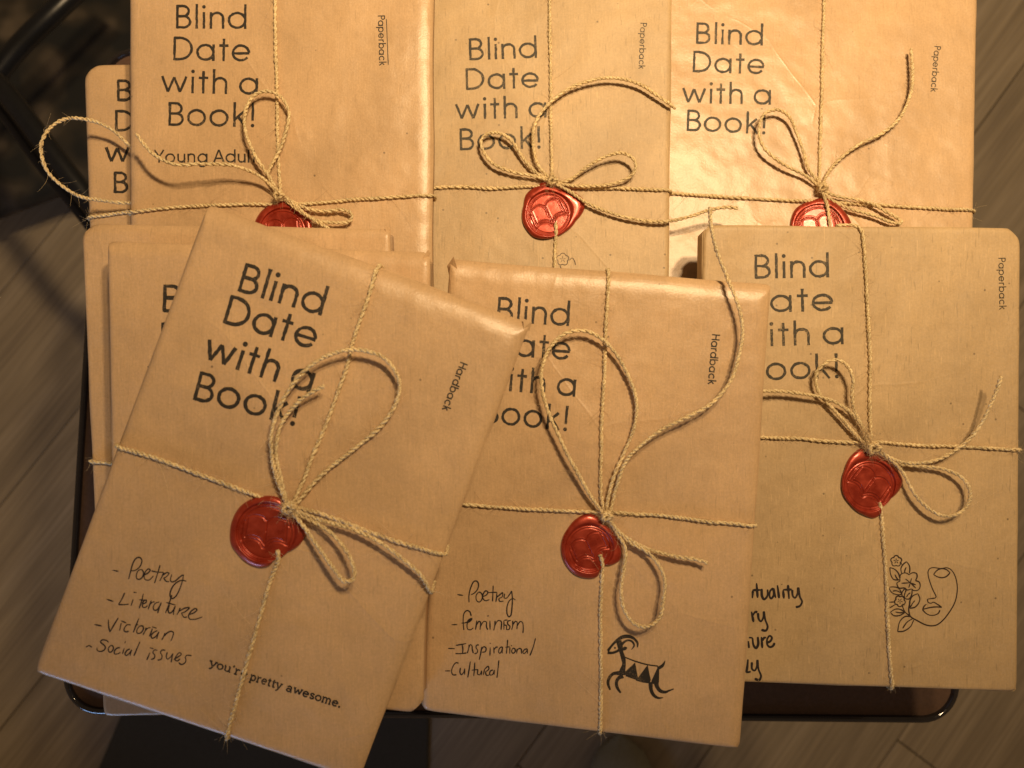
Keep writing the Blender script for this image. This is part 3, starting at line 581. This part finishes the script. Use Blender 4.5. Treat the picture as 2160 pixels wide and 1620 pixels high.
I_ = Book('speckled kraft parcel at the front right with a line drawn face and flowers', [(1485, 474), (2154, 480), (2147, 1460), (1462, 1436)], 0.4215, 0.013, M_SPECK, -0.03, 0.0, cuts=(3.5, 5.5, 1, 1), rx=(2, 3, 2, 2), rz=1.4)
TITLE(I_, [('Blind', (1592, 588), (1749, 585)), ('Date', (1568, 660), (1758, 656)), ('with a', (1556, 732), (1780, 726)), ('Book!', (1574, 804), (1769, 797))], 51, I_FADED)
I_.ribbons('format_lettering', text('Paperback', (2106, 544), (2108, 653), 15, .13, rough=.4), I_FADED)
H = Book('middle front kraft parcel with goat stamp and handwritten list ending Cultural', [(948, 545), (1628, 598), (1563, 1582), (886, 1500)], 0.3985, 0.015, M_SMOOTH, 0, 0.04, cuts=(.8, .8, 1.2, 2.5), rx=(4, 10, 7, 3), rz=(3, 4.5, 2.2, 1.6))
TITLE(H, [('Blind', (1048, 678), (1200, 688)), ('Date', (1037, 748), (1202, 760)), ('with a', (1011, 820), (1213, 837)), ('Book!', (1018, 892), (1195, 909))], 52, I_STAMP)
H.ribbons('format_lettering', text('Hardback', (1502, 705), (1493, 810), 17, .16, rough=.4), I_STAMP)
Gb = Book('slanting front left kraft parcel stamped in slab letters along its bottom', [(436, 428), (1120, 680), (757, 1650), (68, 1419)], 0.362, 0.022, M_SMOOTH, 0, 0.0, cuts=(.8, .5, 1, .8), rx=(4, 12, 9, 3), rz=(2.6, 5.5, 3.2, 1.8))
TITLE(Gb, [('Blind', (501, 614), (677, 666)), ('Date', (470, 681), (661, 738)), ('with a', (427, 757), (653, 829)), ('Book!', (407, 843), (620, 898))], 62, I_STAMP, .115)
Gb.ribbons('format_lettering', text('Hardback', (971, 763), (932, 863), 17, .17, rough=.4), I_STAMP)
Gb.ribbons('slogan_lettering', text("you're", (440, 1405), (520, 1430), 17.5, .2, SER, .06, .3)+text('pretty', (526, 1434), (592, 1455), 17.5, .2, SER, .06, .3)+text('awesome.', (602, 1457), (717, 1493), 17.5, .2, SER, .06, .3), I_STAMP)
# handwriting
HW_G = """418,265 498,282;630,385 655,290 690,170 730,110 775,98 803,130 795,190 755,245 690,275 662,268;805,255 760,270 735,320 735,370 765,388 810,360 828,300 805,255
835,330 890,300 915,262 890,250 850,290 835,350 850,390 900,395 960,340;1045,200 1015,300 972,435;930,275 1000,290 1090,295;1095,295 1070,350 1040,410;1070,340 1130,300 1162,305 1130,350 1090,370;1090,370 1130,415 1165,415
1200,320 1180,390 1195,420 1240,410 1310,350 1355,325;1355,325 1340,400 1300,520 1250,610 1205,640 1175,600 1200,500 1260,430 1330,400 1390,410;340,648 433,678;580,562 540,650 497,718;497,718 560,720 635,712;690,650 662,735;695,555 735,562
825,575 800,680 768,770;770,655 850,660;820,710 860,690 862,660 835,665 815,710 815,750 850,755 880,730;930,665 905,730 888,782;905,720 940,690 975,680;1035,685 985,700 955,750 965,790 1000,790 1040,740 1060,690;1060,690 1035,760 1012,832
1200,590 1165,700 1115,830;1125,690 1250,725;1170,720 1150,790 1165,830 1200,815 1245,735;1245,735 1225,800 1220,855;1310,760 1290,810 1265,855;1290,810 1370,765 1430,760 1370,815 1325,830;1325,830 1360,885 1400,880
1430,850 1500,820 1530,785 1510,770 1460,800 1420,860 1430,905 1500,912 1560,895 1600,880;180,980 278,1000;365,915 368,1000 385,1080;385,1080 430,1000 495,892;535,960 512,1060;530,930 600,960;660,985 610,985 580,1020 570,1060 600,1078 635,1065
765,900 730,990 692,1085;715,985 760,985;775,1000 740,1050 745,1095 790,1090 825,1040 815,1000 775,1000;860,1020 845,1070 820,1115;845,1065 880,1030 920,1020;945,1030 925,1085 900,1140;940,1010 1000,1030;1010,1060 960,1085 925,1130 940,1160 985,1140 1030,1075;1030,1075 1010,1130 1000,1170
1110,1090 1090,1140 1065,1185;1090,1140 1140,1090 1190,1070 1218,1085 1210,1140 1185,1200;70,1278 110,1258 150,1280;370,1215 340,1190 280,1185 262,1210 300,1245 325,1275 310,1315 260,1335 220,1320 215,1285;415,1250 380,1270 363,1310 380,1345 410,1335 432,1290 415,1250
520,1285 480,1290 445,1330 445,1365 490,1365 525,1345;575,1290 550,1370;590,1200 580,1225;650,1300 610,1320 583,1370 600,1388 635,1365 670,1310;670,1310 655,1360 650,1392;780,1205 740,1300 700,1392;910,1350 890,1400 868,1448;910,1285 960,1300
1010,1320 970,1315 950,1350 975,1385 965,1425 925,1440;1115,1320 1075,1315 1050,1345 1070,1390 1060,1435 1010,1450;1140,1345 1125,1400 1140,1435 1180,1410 1215,1360;1215,1360 1200,1420 1190,1480;1225,1440 1290,1400 1325,1370 1300,1350 1260,1390 1240,1440 1270,1460 1310,1430
1460,1390 1400,1385 1375,1410 1385,1450 1365,1490 1320,1505 1290,1480""".replace('\n', ';')
Gb.ribbons('handwritten_list', hand(strokes_of(HW_G), (170, 1160), 6.231, 2.7), I_PEN)
HW_H = """300,298 385,310;468,412 468,300 500,180 540,110 580,108 603,150 590,220 540,280 495,300;600,265 570,310 575,380 610,405 650,370 655,300 625,265 600,265;660,330 720,300 735,260 705,245 670,290 665,350 700,385 760,370
812,170 808,290 803,395;740,270 870,265;865,270 860,340 850,405;860,340 920,290 945,270 940,330 890,355;890,355 905,395 960,390;975,285 970,345 1000,350 1050,290 1075,245;1075,245 1085,350 1080,480 1060,600 1035,615 1010,570 1010,470 1040,390 1090,355 1130,375
220,728 300,725;500,605 480,545 440,525 400,560 385,650 388,740 395,805;360,705 430,695 510,640;430,700 480,680 510,640 460,660 440,730 450,790 490,800 530,770;580,665 570,740 560,800;570,740 610,680 630,690 625,800;625,760 680,680 715,690 715,750 735,800;765,670 768,800;725,605 750,600
840,670 835,740 820,810;835,740 880,670 925,680 925,800;965,670 965,800;965,665 1020,660;965,730 1000,740 1000,800;1065,665 1020,680 1020,720 1050,750 1040,790 1000,800;1090,670 1090,740 1075,800;1090,730 1130,680 1150,690 1150,790;1150,750 1200,680 1230,700 1240,780 1235,848
170,1065 265,1068;280,1022 350,1010 430,995;370,1005 380,1080 375,1140;275,1138 340,1140 430,1130;470,1010 460,1080 440,1135;460,1070 490,1010 510,1030 515,1080 530,1135;610,1015 575,1020 570,1060 590,1090 580,1130 545,1140;650,1040 635,1130 612,1230;640,1090 680,1040 710,1060 700,1110 650,1120
770,1050 765,1170;765,985 775,1000;820,1050 825,1135;822,1090 850,1050 880,1045;940,1040 905,1060 890,1120 910,1135 940,1080 945,1040;945,1040 940,1135;1018,940 1010,1040 1000,1140;985,1050 1050,1040;1050,1050 1048,1140;1090,1060 1075,1110 1095,1135 1125,1110 1120,1070 1090,1060;1065,1020 1080,1030
1150,1070 1148,1140;1150,1100 1180,1065 1210,1075 1215,1140;1300,1070 1260,1080 1235,1120 1250,1140 1290,1100 1300,1070;1300,1070 1300,1140;1415,920 1380,1050 1335,1168;125,1385 200,1385;320,1275 280,1270 235,1330 220,1400 240,1440 290,1440;345,1340 340,1410 360,1440 395,1400 405,1350;405,1350 405,1440;487,1250 470,1360 450,1480
550,1265 545,1360 535,1460;505,1375 600,1365;595,1365 590,1430 620,1440 650,1380;650,1380 645,1445;690,1360 670,1445;690,1360 740,1320 750,1360 700,1400;700,1400 720,1450 760,1440;810,1370 770,1390 765,1440 800,1440 830,1370;830,1370 825,1440;893,1235 880,1360 865,1485""".replace('\n', ';')
H.ribbons('handwritten_list', hand(strokes_of(HW_H), (920, 1210), 6.75, 2.6), I_PEN)
HW_I = """190,240 183,350;185,235 310,232;242,135 258,345;315,215 320,320 350,365 395,320 400,225;480,205 435,250 430,330 450,355 490,300 480,205;480,205 515,345;540,165 563,350;620,235 632,355;600,150 606,156;620,230 745,225;690,160 705,360
750,230 760,320 790,345 825,290 835,195;835,195 860,330 890,400 860,460 800,478;170,540 200,690;185,600 225,545 255,550;262,560 275,650 305,680 340,620 345,535;345,535 365,650 400,760 375,810 310,800;125,960 135,1060;135,910 185,915;185,915 200,1020 235,1060 265,1010 260,900
310,900 325,1060;318,960 350,915 380,910;390,985 440,960 460,910 430,885 395,930 395,1010 430,1045 475,1030 500,985;120,1220 110,1330 95,1410;95,1410 160,1395;175,1260 180,1360 215,1380 245,1330 255,1225;255,1225 270,1360 305,1460 280,1515 215,1495""".replace('\n', ';')
I_.ribbons('handwritten_list', hand(strokes_of(HW_I), (1560, 1210), 6.75, 4.8), I_PEN)
# goat stamp
def vw(st, org, sc):
    P = np.array([(org[0]+x/sc, org[1]+y/sc, w/sc) for x, y, w in st]); C = catmull(P, 1.5) if len(P) > 2 else catmull(P, 3); return C[:, :2], C[:, 2]
GO = [[(212, 505, 58), (290, 400, 46), (400, 290, 60), (520, 222, 75), (640, 215, 70), (740, 262, 52), (808, 350, 45), (805, 435, 22)], [(205, 540, 62), (300, 545, 52), (400, 510, 50), (470, 460, 60)],
 [(490, 375, 55), (560, 312, 45), (640, 292, 40), (712, 330, 42), (738, 400, 36), (685, 480, 12)], [(430, 300, 110), (455, 400, 110), (480, 520, 80), (520, 650, 90), (535, 780, 75), (505, 900, 120), (500, 990, 140)],
 [(500, 482, 50), (560, 452, 70), (600, 440, 22)], [(560, 635, 24), (760, 712, 28), (1000, 780, 28), (1220, 812, 26)], [(1215, 860, 64), (1310, 800, 60), (1365, 700, 12)],
 [(450, 950, 90), (320, 965, 62), (240, 1050, 62), (215, 1150, 60), (258, 1290, 36)], [(520, 1010, 90), (430, 1050, 72), (385, 1130, 66), (400, 1240, 62), (470, 1350, 36)],
 [(1070, 1130, 90), (1080, 1280, 75), (1130, 1390, 66), (1220, 1450, 46), (1325, 1445, 16)], [(1180, 1110, 110), (1200, 1220, 82), (1270, 1310, 72), (1370, 1332, 56), (1450, 1300, 36), (1535, 1270, 26)]]
H.ribbons('goat_stamp', [vw(s, (1260, 1320), 9.53) for s in GO]+[(np.array([(1260+355/9.53, 1320+445/9.53)]), 4.2)], I_STAMP)
H.polys('goat_stamp', [[(1260+x/9.53, 1320+y/9.53) for x, y in P] for P in ([(565, 920), (760, 735), (815, 1040), (800, 1095), (570, 1015)], [(820, 1040), (1010, 785), (1075, 1090), (1050, 1160), (900, 1140), (770, 1100)], [(1090, 1100), (1215, 830), (1245, 880), (1240, 1130), (1180, 1180), (1080, 1160)])], I_STAMP)
# line drawn face and flowers
def flower(cx, cy, r, n=5, ph=0.3):
    a = np.linspace(0, 2*math.pi, 60); rr = r*(0.78+0.24*np.abs(np.cos(n*(a+ph)/2))); o = [list(zip(cx+rr*np.cos(a), cy+rr*np.sin(a)))]
    for k in range(n):
        t = ph+k*2*math.pi/n+0.6; o.append([(cx+r*.12*math.cos(t), cy+r*.12*math.sin(t)), (cx+r*.5*math.cos(t), cy+r*.5*math.sin(t))])
    return o
FC = """905,885 1050,865;1050,865 1062,840 1010,730 960,600 925,480 920,380 950,335 1010,318 1080,325 1150,335 1250,320 1330,355 1400,460 1440,620 1440,760 1400,940 1300,1120 1180,1270 1080,1345 980,1365 870,1345 730,1275 600,1195 575,1120 570,1050 590,950 590,920
1015,440 1090,360 1170,335 1250,355 1315,410;1315,410 1250,475 1170,500 1080,480 1015,440;905,885 920,940 970,960 1010,940 1090,980 1165,1035;1165,1035 1080,1025 960,1035 820,1070;890,975 850,1010 820,1070;815,1070 880,1140 960,1175 1060,1165 1110,1130 1130,1080
440,420 430,330 470,260 530,210;530,210 580,280 590,360 580,420;525,310 500,370 498,420;400,540 300,530 245,440 230,315;230,315 320,350 390,430 405,500;320,440 350,500 390,545
410,520 420,450 480,415 550,425 570,450;570,450 640,410 710,425 720,490 690,550;690,550 760,580 775,660 740,720 660,730 620,700;620,700 540,720 500,680;500,680 400,685 365,640 360,590 410,560 410,520;600,590 510,520;600,590 440,600;600,590 570,680;600,590 700,690;600,590 620,510;600,590 700,630
220,670 300,665 390,690 440,770;440,770 430,800 340,800 260,760 220,690;280,740 350,735 430,770;500,690 450,770 460,840 510,880;510,880 580,880 625,800 630,710;600,770 560,800 530,850;500,690 520,720 490,820 510,880
590,1050 590,920 640,830 735,785;735,785 770,880 740,970 680,1030 590,1050;680,910 640,960 600,1030;500,1120 420,1070 330,1065 240,1120;240,1120 300,1180 400,1180 500,1130;330,1115 410,1130 490,1125;450,990 500,1110 600,1195
600,1195 500,1200 410,1290 370,1470;370,1470 480,1460 600,1380 660,1260;640,1235 540,1300 460,1410;220,940 320,935;225,1045 330,980;430,220 450,270""".replace('\n', ';')
I_.ribbons('face_stamp', hand(strokes_of(FC)+flower(345, 200, 98, 5)+flower(412, 920, 98, 5, .9), (1850, 1160), 8.525, 2.6), I_BROWN)
C_.ribbons('flower_stamp', hand(flower(0, 0, 13, 5)+[[(14, 2), (20, -3), (25, 4), (27, 12)], [(-6, 13), (2, 30), (14, 44)], [(14, 20), (30, 34)]], (1187, 547), 1, 1.5), I_BROWN)

# ---- strings, bows and seals
C_.strand('twine_strand', [(1160, -30, 1), (1160, 20, 1), (1161, 110, 1), (1162, 220, 1), (1163, 310, 1), (1164, 385, 1.2)])
C_.strand('twine_strand', [(886, 397, 1), (960, 394, 1), (1040, 397, 1), (1110, 393, 1), (1165, 394, 1), (1200, 395, 1), (1260, 396, 1), (1330, 398, 1), (1390, 401, 1), (1411, 407, .6), (1417, 420, -4), (1418, 440, -10)])
C_.strand('twine_strand', [(1173, 470, 2.2), (1173, 488, 1.9), (1172, 508, 1), (1170, 540, 1), (1169, 600, 1), (1168, 700, 1)])
C_.strand('bow_loop', [(1168, 386, 3), (1130, 372, 4), (1080, 362, 5), (1040, 345, 6), (1018, 315, 7), (1015, 295, 7), (1030, 281, 7), (1056, 281, 6), (1080, 298, 5), (1105, 335, 4), (1132, 365, 3), (1165, 382, 3)])
C_.strand('bow_loop', [(1162, 386, 3), (1198, 380, 4), (1240, 352, 8), (1280, 329, 11), (1315, 323, 12), (1339, 340, 11), (1335, 367, 8), (1300, 386, 5), (1240, 393, 3), (1172, 387, 3)])
C_.strand('bow_tail', [(1166, 384, 3), (1136, 348, 4), (1125, 305, 6), (1129, 260, 7), (1155, 222, 6), (1200, 187, 6), (1250, 169, 7), (1300, 165, 7), (1350, 178, 6), (1400, 210, 5), (1424, 230, 5)])
C_.strand('bow_tail', [(1164, 384, 4), (1200, 403, 5), (1235, 426, 4), (1280, 446, 4), (1340, 463, 3.5), (1400, 467, 4), (1450, 458, 6), (1500, 443, 9), (1535, 437, 11), (1556, 439, 12)])
C_.knot(1166, 383, 3.2)
C_.seal([(1060+x/9, 360+y/9) for x, y in ((790, 180), (900, 240), (1100, 330), (1350, 400), (1560, 560), (1560, 720), (1400, 950), (1200, 1160), (1000, 1260), (780, 1300), (600, 1270), (460, 1130), (380, 980), (365, 850), (400, 650), (440, 450), (560, 340), (690, 260))], (1157, 451), 45, math.radians(25)); C_.fuzz()
D.strand('twine_strand', [(1739, -40, 1), (1737, 60, 1), (1734, 160, 1), (1732, 260, 1), (1729, 340, 1), (1728, 398, 1.5)])
D.strand('twine_strand', [(1400, 407, 1), (1480, 412, 1), (1560, 417, 1), (1640, 422, 1), (1720, 424, 1.2), (1800, 430, 1), (1870, 433, 1), (1940, 438, 1), (2010, 442, 1), (2048, 447, .6), (2056, 458, -4)])
D.strand('bow_loop', [(1735, 398, 3), (1700, 372, 5), (1653, 346, 8), (1613, 313, 10), (1601, 277, 11), (1610, 243, 11), (1638, 231, 10), (1664, 245, 8), (1680, 277, 6), (1693, 317, 5), (1705, 355, 4), (1732, 392, 3)])
D.strand('bow_tail', [(1734, 394, 3), (1747, 365, 4), (1772, 335, 5), (1812, 305, 6), (1862, 280, 6), (1897, 250, 6), (1920, 200, 6), (1925, 150, 6), (1922, 103, 6)])
D.strand('bow_loop', [(1736, 402, 4), (1765, 414, 4), (1806, 421, 4), (1838, 430, 4), (1870, 446, 4), (1896, 462, 4), (1902, 470, 4), (1886, 470, 4), (1845, 456, 4), (1792, 440, 4), (1758, 424, 4), (1736, 405, 4)])
D.strand('bow_tail', [(1733, 396, 4), (1739, 415, 5.5), (1747, 440, 6), (1750, 470, 6), (1752, 520, 5)], 1); D.knot(1735, 397, 3.4)
D.seal([(1729+66*math.cos(a)*(1+.06*math.cos(3*a)), 484+66*math.sin(a)*(1+.05*math.sin(4*a))) for a in np.linspace(0, 6.2, 22)], (1727, 484), 51, math.radians(12), (0.146, 0.01)); D.fuzz()
B.strand('twine_strand', [(580, -60, 1), (580, 20, 1), (582, 100, 1), (584, 190, 1), (586, 280, 1), (589, 370, 1), (592, 415, 1.5)])
B.strand('twine_strand', [(263, 466, -8), (267, 452, -1.5), (276, 447, 1), (340, 440, 1), (430, 433, 1), (520, 431, 1), (600, 431, 1), (670, 428, 1), (760, 420, 1), (860, 414, 1), (903, 419, .5), (914, 430, -4), (915, 448, -10)])
B.strand('bow_loop', [(590, 412, 3), (572, 380, 5), (560, 362, 7), (536, 322, 9), (517, 275, 10), (518, 232, 10), (535, 202, 9), (562, 192, 8), (590, 202, 7), (609, 233, 6), (606, 265, 6), (592, 312, 5), (572, 350, 5), (566, 368, 5), (585, 408, 3)])
B.strand('bow_tail', [(589, 412, 4), (575, 395, 5), (545, 370, 8), (492, 349, 13), (430, 346, 16), (370, 347, 17), (325, 326, 17), (303, 303, 16), (288, 283, 16)], .8, ls=.95)
B.strand('bow_loop', [(592, 412, 4), (625, 440, 5), (664, 463, 5), (716, 470, 5), (738, 466, 4), (742, 452, 4), (722, 443, 4), (690, 445, 3), (650, 440, 3), (598, 415, 3)])
B.strand('bow_tail', [(592, 410, 5), (622, 432, 6), (650, 456, 6), (690, 480, 5), (740, 505, 4)], 1); B.knot(590, 414, 3.6)
B.seal([(596+60*math.cos(a)*(1+.08*math.cos(2*a+1)), 484+62*math.sin(a)*(1+.05*math.sin(4*a))) for a in np.linspace(0, 6.2, 22)], (597, 489), 47, 0.1); B.fuzz()
E.strand('twine_strand', [(173, 985, -5), (178, 973, -.5), (190, 973, 1), (230, 977, 1), (400, 985, 1)]); E.fuzz()
I_.strand('twine_strand', [(1764, 476, .3), (1786, 475, .5), (1803, 476, .8), (1817, 485, 1), (1822, 520, 1), (1827, 581, 1), (1832, 686, 1), (1836, 774, 1), (1835, 845, 1), (1836, 900, 1.2), (1838, 945, 2)], 1.5, auto=False)
I_.strand('twine_strand', [(1590, 922, 1), (1680, 925, 1), (1740, 930, 1), (1800, 933, 1), (1860, 933, 1), (1920, 938, 1), (2000, 941, 1), (2080, 945, 1), (2138, 947, .7), (2150, 952, -2), (2154, 966, -8)], 1.2)
I_.strand('twine_strand', [(1856, 1060, 1.6), (1859, 1080, 1), (1863, 1130, 1), (1868, 1200, 1), (1872, 1280, 1), (1875, 1360, 1), (1880, 1430, 1), (1882, 1449, 0), (1883, 1456, -5)])
I_.strand('bow_loop', [(1838, 948, 3), (1815, 892, 4), (1801, 866, 6), (1798, 829, 9), (1800, 802, 11), (1790, 776, 12), (1775, 762, 12), (1756, 759, 11), (1738, 767, 10), (1722, 787, 8), (1723, 817, 6), (1733, 836, 5), (1751, 856, 4), (1775, 882, 4), (1798, 910, 3), (1835, 948, 3)], 1.4)
I_.strand('bow_tail', [(1600, 825, 12), (1650, 826, 9), (1710, 833, 8), (1741, 840, 7), (1769, 852, 6), (1793, 869, 5), (1813, 891, 4), (1830, 918, 4), (1843, 944, 4), (1858, 957, 4)], 1)
I_.strand('bow_loop', [(1846, 944, 4), (1862, 958, 5), (1885, 975, 6), (1904, 997, 7), (1922, 1030, 8), (1941, 1056, 9), (1969, 1079, 10), (2000, 1089, 11), (2030, 1078, 11), (2046, 1052, 10), (2043, 1027, 9), (2026, 1004, 8), (1996, 991, 6), (1959, 985, 5), (1904, 980, 5), (1876, 969, 4), (1850, 947, 4)])
I_.strand('bow_tail', [(1848, 945, 4), (1876, 965, 5), (1906, 975, 5), (1950, 976, 5), (1987, 966, 5), (2024, 943, 6), (2052, 917, 8), (2070, 893, 10), (2087, 860, 13), (2103, 822, 16), (2111, 794, 18)], ls=.8); I_.knot(1843, 946, 3.4, 1.3)
P = I_.at(np.array([(1818, 905), (1830, 925), (1842, 945)]), np.array([.004, .004, .003])); I_.curves.append((resample(P, .0005), 16))
I_.seal([(1700+x/5.4, 860+y/5.4) for x, y in ((620, 460), (740, 500), (880, 570), (1020, 680), (1110, 840), (1060, 950), (960, 1040), (870, 1110), (870, 1200), (780, 1265), (650, 1220), (500, 1100), (420, 980), (405, 840), (440, 700), (500, 560))], (1834, 1024), 52, math.radians(-36)); I_.fuzz(850)
H.strand('twine_strand', [(1280, 556, -1.5), (1282, 568, -.2), (1283, 585, .8), (1282, 620, 1), (1278, 700, 1), (1275, 780, 1), (1270, 880, 1), (1268, 960, 1), (1268, 1040, 1.1), (1278, 1088, 1.8)], 1.3)
H.strand('twine_strand', [(940, 1060, 1), (1050, 1070, 1), (1150, 1075, 1), (1240, 1080, 1), (1285, 1080, 1.2), (1330, 1083, 1), (1400, 1088, 1), (1480, 1098, 1), (1560, 1106, 1), (1590, 1109, .3), (1598, 1113, -2), (1600, 1124, -6)], 1.2)
H.strand('twine_strand', [(1266, 1170, 2), (1270, 1186, 1.8), (1270, 1212, 1), (1268, 1260, 1), (1267, 1350, 1), (1268, 1450, 1), (1266, 1525, .8), (1267, 1548, -.5), (1268, 1558, -4)])
H.strand('bow_loop', [(1282, 1092, 3), (1255, 1060, 5), (1219, 1000, 8), (1178, 917, 10), (1149, 848, 11), (1142, 786, 12), (1160, 734, 12), (1192, 704, 11), (1232, 698, 9), (1268, 714, 7), (1292, 736, 6), (1322, 786, 4), (1343, 855, 3), (1336, 907, 2.5), (1315, 958, 2.5), (1295, 1005, 3), (1282, 1055, 3), (1280, 1092, 3)])
H.strand('bow_tail', [(1284, 1090, 3), (1296, 1045, 4), (1318, 978, 7), (1345, 944, 8), (1400, 904, 9), (1460, 875, 9), (1507, 845, 9), (1545, 795, 8), (1562, 735, 7), (1566, 690, 7), (1552, 630, 7), (1532, 580, 9), (1512, 530, 13), (1500, 480, 17), (1497, 437, 19)], 1.1, ls=.8)
H.strand('bow_tail', [(1281, 1090, 4), (1310, 1125, 5), (1360, 1155, 5), (1420, 1173, 5), (1470, 1180, 7), (1493, 1187, 8)], 1.2)
H.strand('bow_loop', [(1281, 1092, 3), (1303, 1126, 4), (1319, 1158, 6), (1315, 1204, 9), (1310, 1245, 11), (1319, 1290, 12), (1338, 1315, 13), (1362, 1322, 13), (1388, 1307, 12), (1400, 1262, 11), (1402, 1222, 9), (1391, 1193, 8), (1362, 1163, 6), (1330, 1145, 5), (1300, 1115, 4), (1281, 1092, 3)]); H.knot(1281, 1090, 3.2)
H.seal([(1080+x/5.4, 1000+y/5.4) for x, y in ((870, 445), (960, 470), (1020, 540), (1080, 590), (1200, 720), (1250, 850), (1230, 990), (1100, 1045), (1040, 1030), (1000, 1090), (985, 1165), (930, 1190), (850, 1190), (720, 1150), (610, 1030), (560, 880), (570, 740), (640, 610), (740, 500))], (1243, 1157), 48, math.radians(25)); H.fuzz()
Gb.strand('twine_strand', [(799, 540, -3), (797, 550, 0), (793, 572, 1), (784, 605, 1), (765, 660, 1), (745, 720, 1), (733, 770, 1), (715, 820, 1), (690, 890, 1), (660, 960, 1), (635, 1025, 1.2), (615, 1068, 2)], 1.7)
Gb.strand('twine_strand', [(243, 915, -9), (249, 926, -3), (256, 938, 0), (266, 947, 1), (330, 967, 1), (420, 1000, 1), (500, 1030, 1), (570, 1056, 1.2), (625, 1070, 2), (680, 1085, 1.4), (750, 1110, 1), (830, 1140, 1), (900, 1160, 1), (930, 1166, .6), (943, 1170, -1.5), (950, 1180, -7)], 1.3)
Gb.strand('bow_tail', [(620, 1076, 4), (680, 1098, 6), (750, 1118, 7), (800, 1143, 8), (850, 1180, 7), (888, 1214, 5), (905, 1245, 2), (911, 1268, -1), (911, 1282, -6)], 1.3)
Gb.strand('twine_strand', [(585, 1160, 2), (588, 1180, 1.6), (580, 1200, 1), (560, 1260, 1), (540, 1330, 1), (515, 1420, 1), (495, 1490, 1), (480, 1545, .4), (475, 1558, -2), (473, 1566, -7)], 1.9)
Gb.strand('bow_loop', [(606, 1068, 3), (585, 1010, 5), (573, 960, 6), (573, 910, 8), (590, 858, 9), (620, 808, 10), (660, 768, 11), (710, 743, 11), (762, 738, 10), (808, 754, 9), (836, 788, 7), (843, 820, 5), (830, 862, 3), (795, 907, 2), (740, 952, 2), (680, 1000, 2), (637, 1048, 2), (617, 1072, 2)])
Gb.strand('bow_tail', [(608, 1070, 3), (592, 1010, 4), (582, 950, 5), (592, 900, 6), (610, 868, 7), (638, 840, 9), (666, 822, 10), (684, 814, 11)], 1.2)
Gb.strand('bow_loop', [(612, 1076, 4), (642, 1112, 7), (670, 1152, 10), (700, 1194, 13), (728, 1226, 14), (747, 1220, 14), (742, 1184, 13), (716, 1142, 10), (682, 1112, 7), (640, 1090, 4), (612, 1074, 4)])
Gb.knot(612, 1072, 3.4, 1.15)
Gb.seal([(420+x/5.4, 960+y/5.4) for x, y in ((820, 460), (930, 490), (975, 590), (1100, 700), (1220, 900), (1150, 1020), (980, 1110), (900, 1130), (850, 1200), (800, 1265), (700, 1285), (580, 1250), (440, 1130), (360, 1020), (350, 880), (380, 730), (450, 600), (570, 510), (700, 470))], (561, 1123), 60, math.radians(-7)); Gb.fuzz(850)

H.fold([(957, 541, 0.6), (943, 561, -3.5), (947, 580, -5), (955, 590, -3.5), (966, 572, -0.8)])
F_.fold([(903, 526, -1), (908, 534, -2.5), (900, 552, -3), (888, 562, -1.2), (893, 541, -0.6)])
E.fold([(812, 477, -0.6), (824, 480, -2.5), (824, 497, -3), (815, 500, -1.2)])
Gb.fold([(1104, 672, -1.5), (1122, 679, -3), (1117, 698, -4), (1104, 694, -1.5)])
# ---- plain parcels that carry the front and back rows, out of sight under them
def under(book, names, shrink, mat=M_SMOOTH):
    n = len(names); Pw = c2w(book.Pc-book.nrm*book.thick); low = Pw[:, 2].min()-0.0005; per = (low-0.001)/n-0.0008
    Pc = book.Pc-book.nrm*(book.thick+0.0006); c = c2w(Pc.mean(0))
    for k, nm in enumerate(names):
        z = low-k*(per+0.0008); quad = []
        for q in c2w(Pc):
            w = c+(q-c)*(shrink-0.015*k); w[2] = z-0.0002; cc = (w-np.array([0, 0, HC]))@RX; quad.append((1080+FPX*cc[0]/-cc[2], 810-FPX*cc[1]/-cc[2]))
        b = Book(nm, quad, (HC-z)/math.cos(TILT), per, mat, 0, GY, bump=0.1, detail=0, group='plain parcels stacked underneath'); b.root['category'] = 'parcel'
for bk, nm, sh in ((E, 'the front left pile', .86), (H, 'the goat stamped parcel', .80), (I_, 'the parcel with the drawn face', .84)):
    under(bk, ['plain kraft parcel hidden directly under '+nm, 'plain kraft parcel lying on the table hidden under '+nm], sh)
under(C_, ['plain kraft parcel hidden under the middle parcel of the back row'], .88); under(B, ['plain kraft parcel hidden under the Young Adult parcel'], .55); under(D, ['plain kraft parcel hidden under the back right corner parcel'], .8); under(A, ['plain kraft parcel hidden under the small far left parcel'], .7)
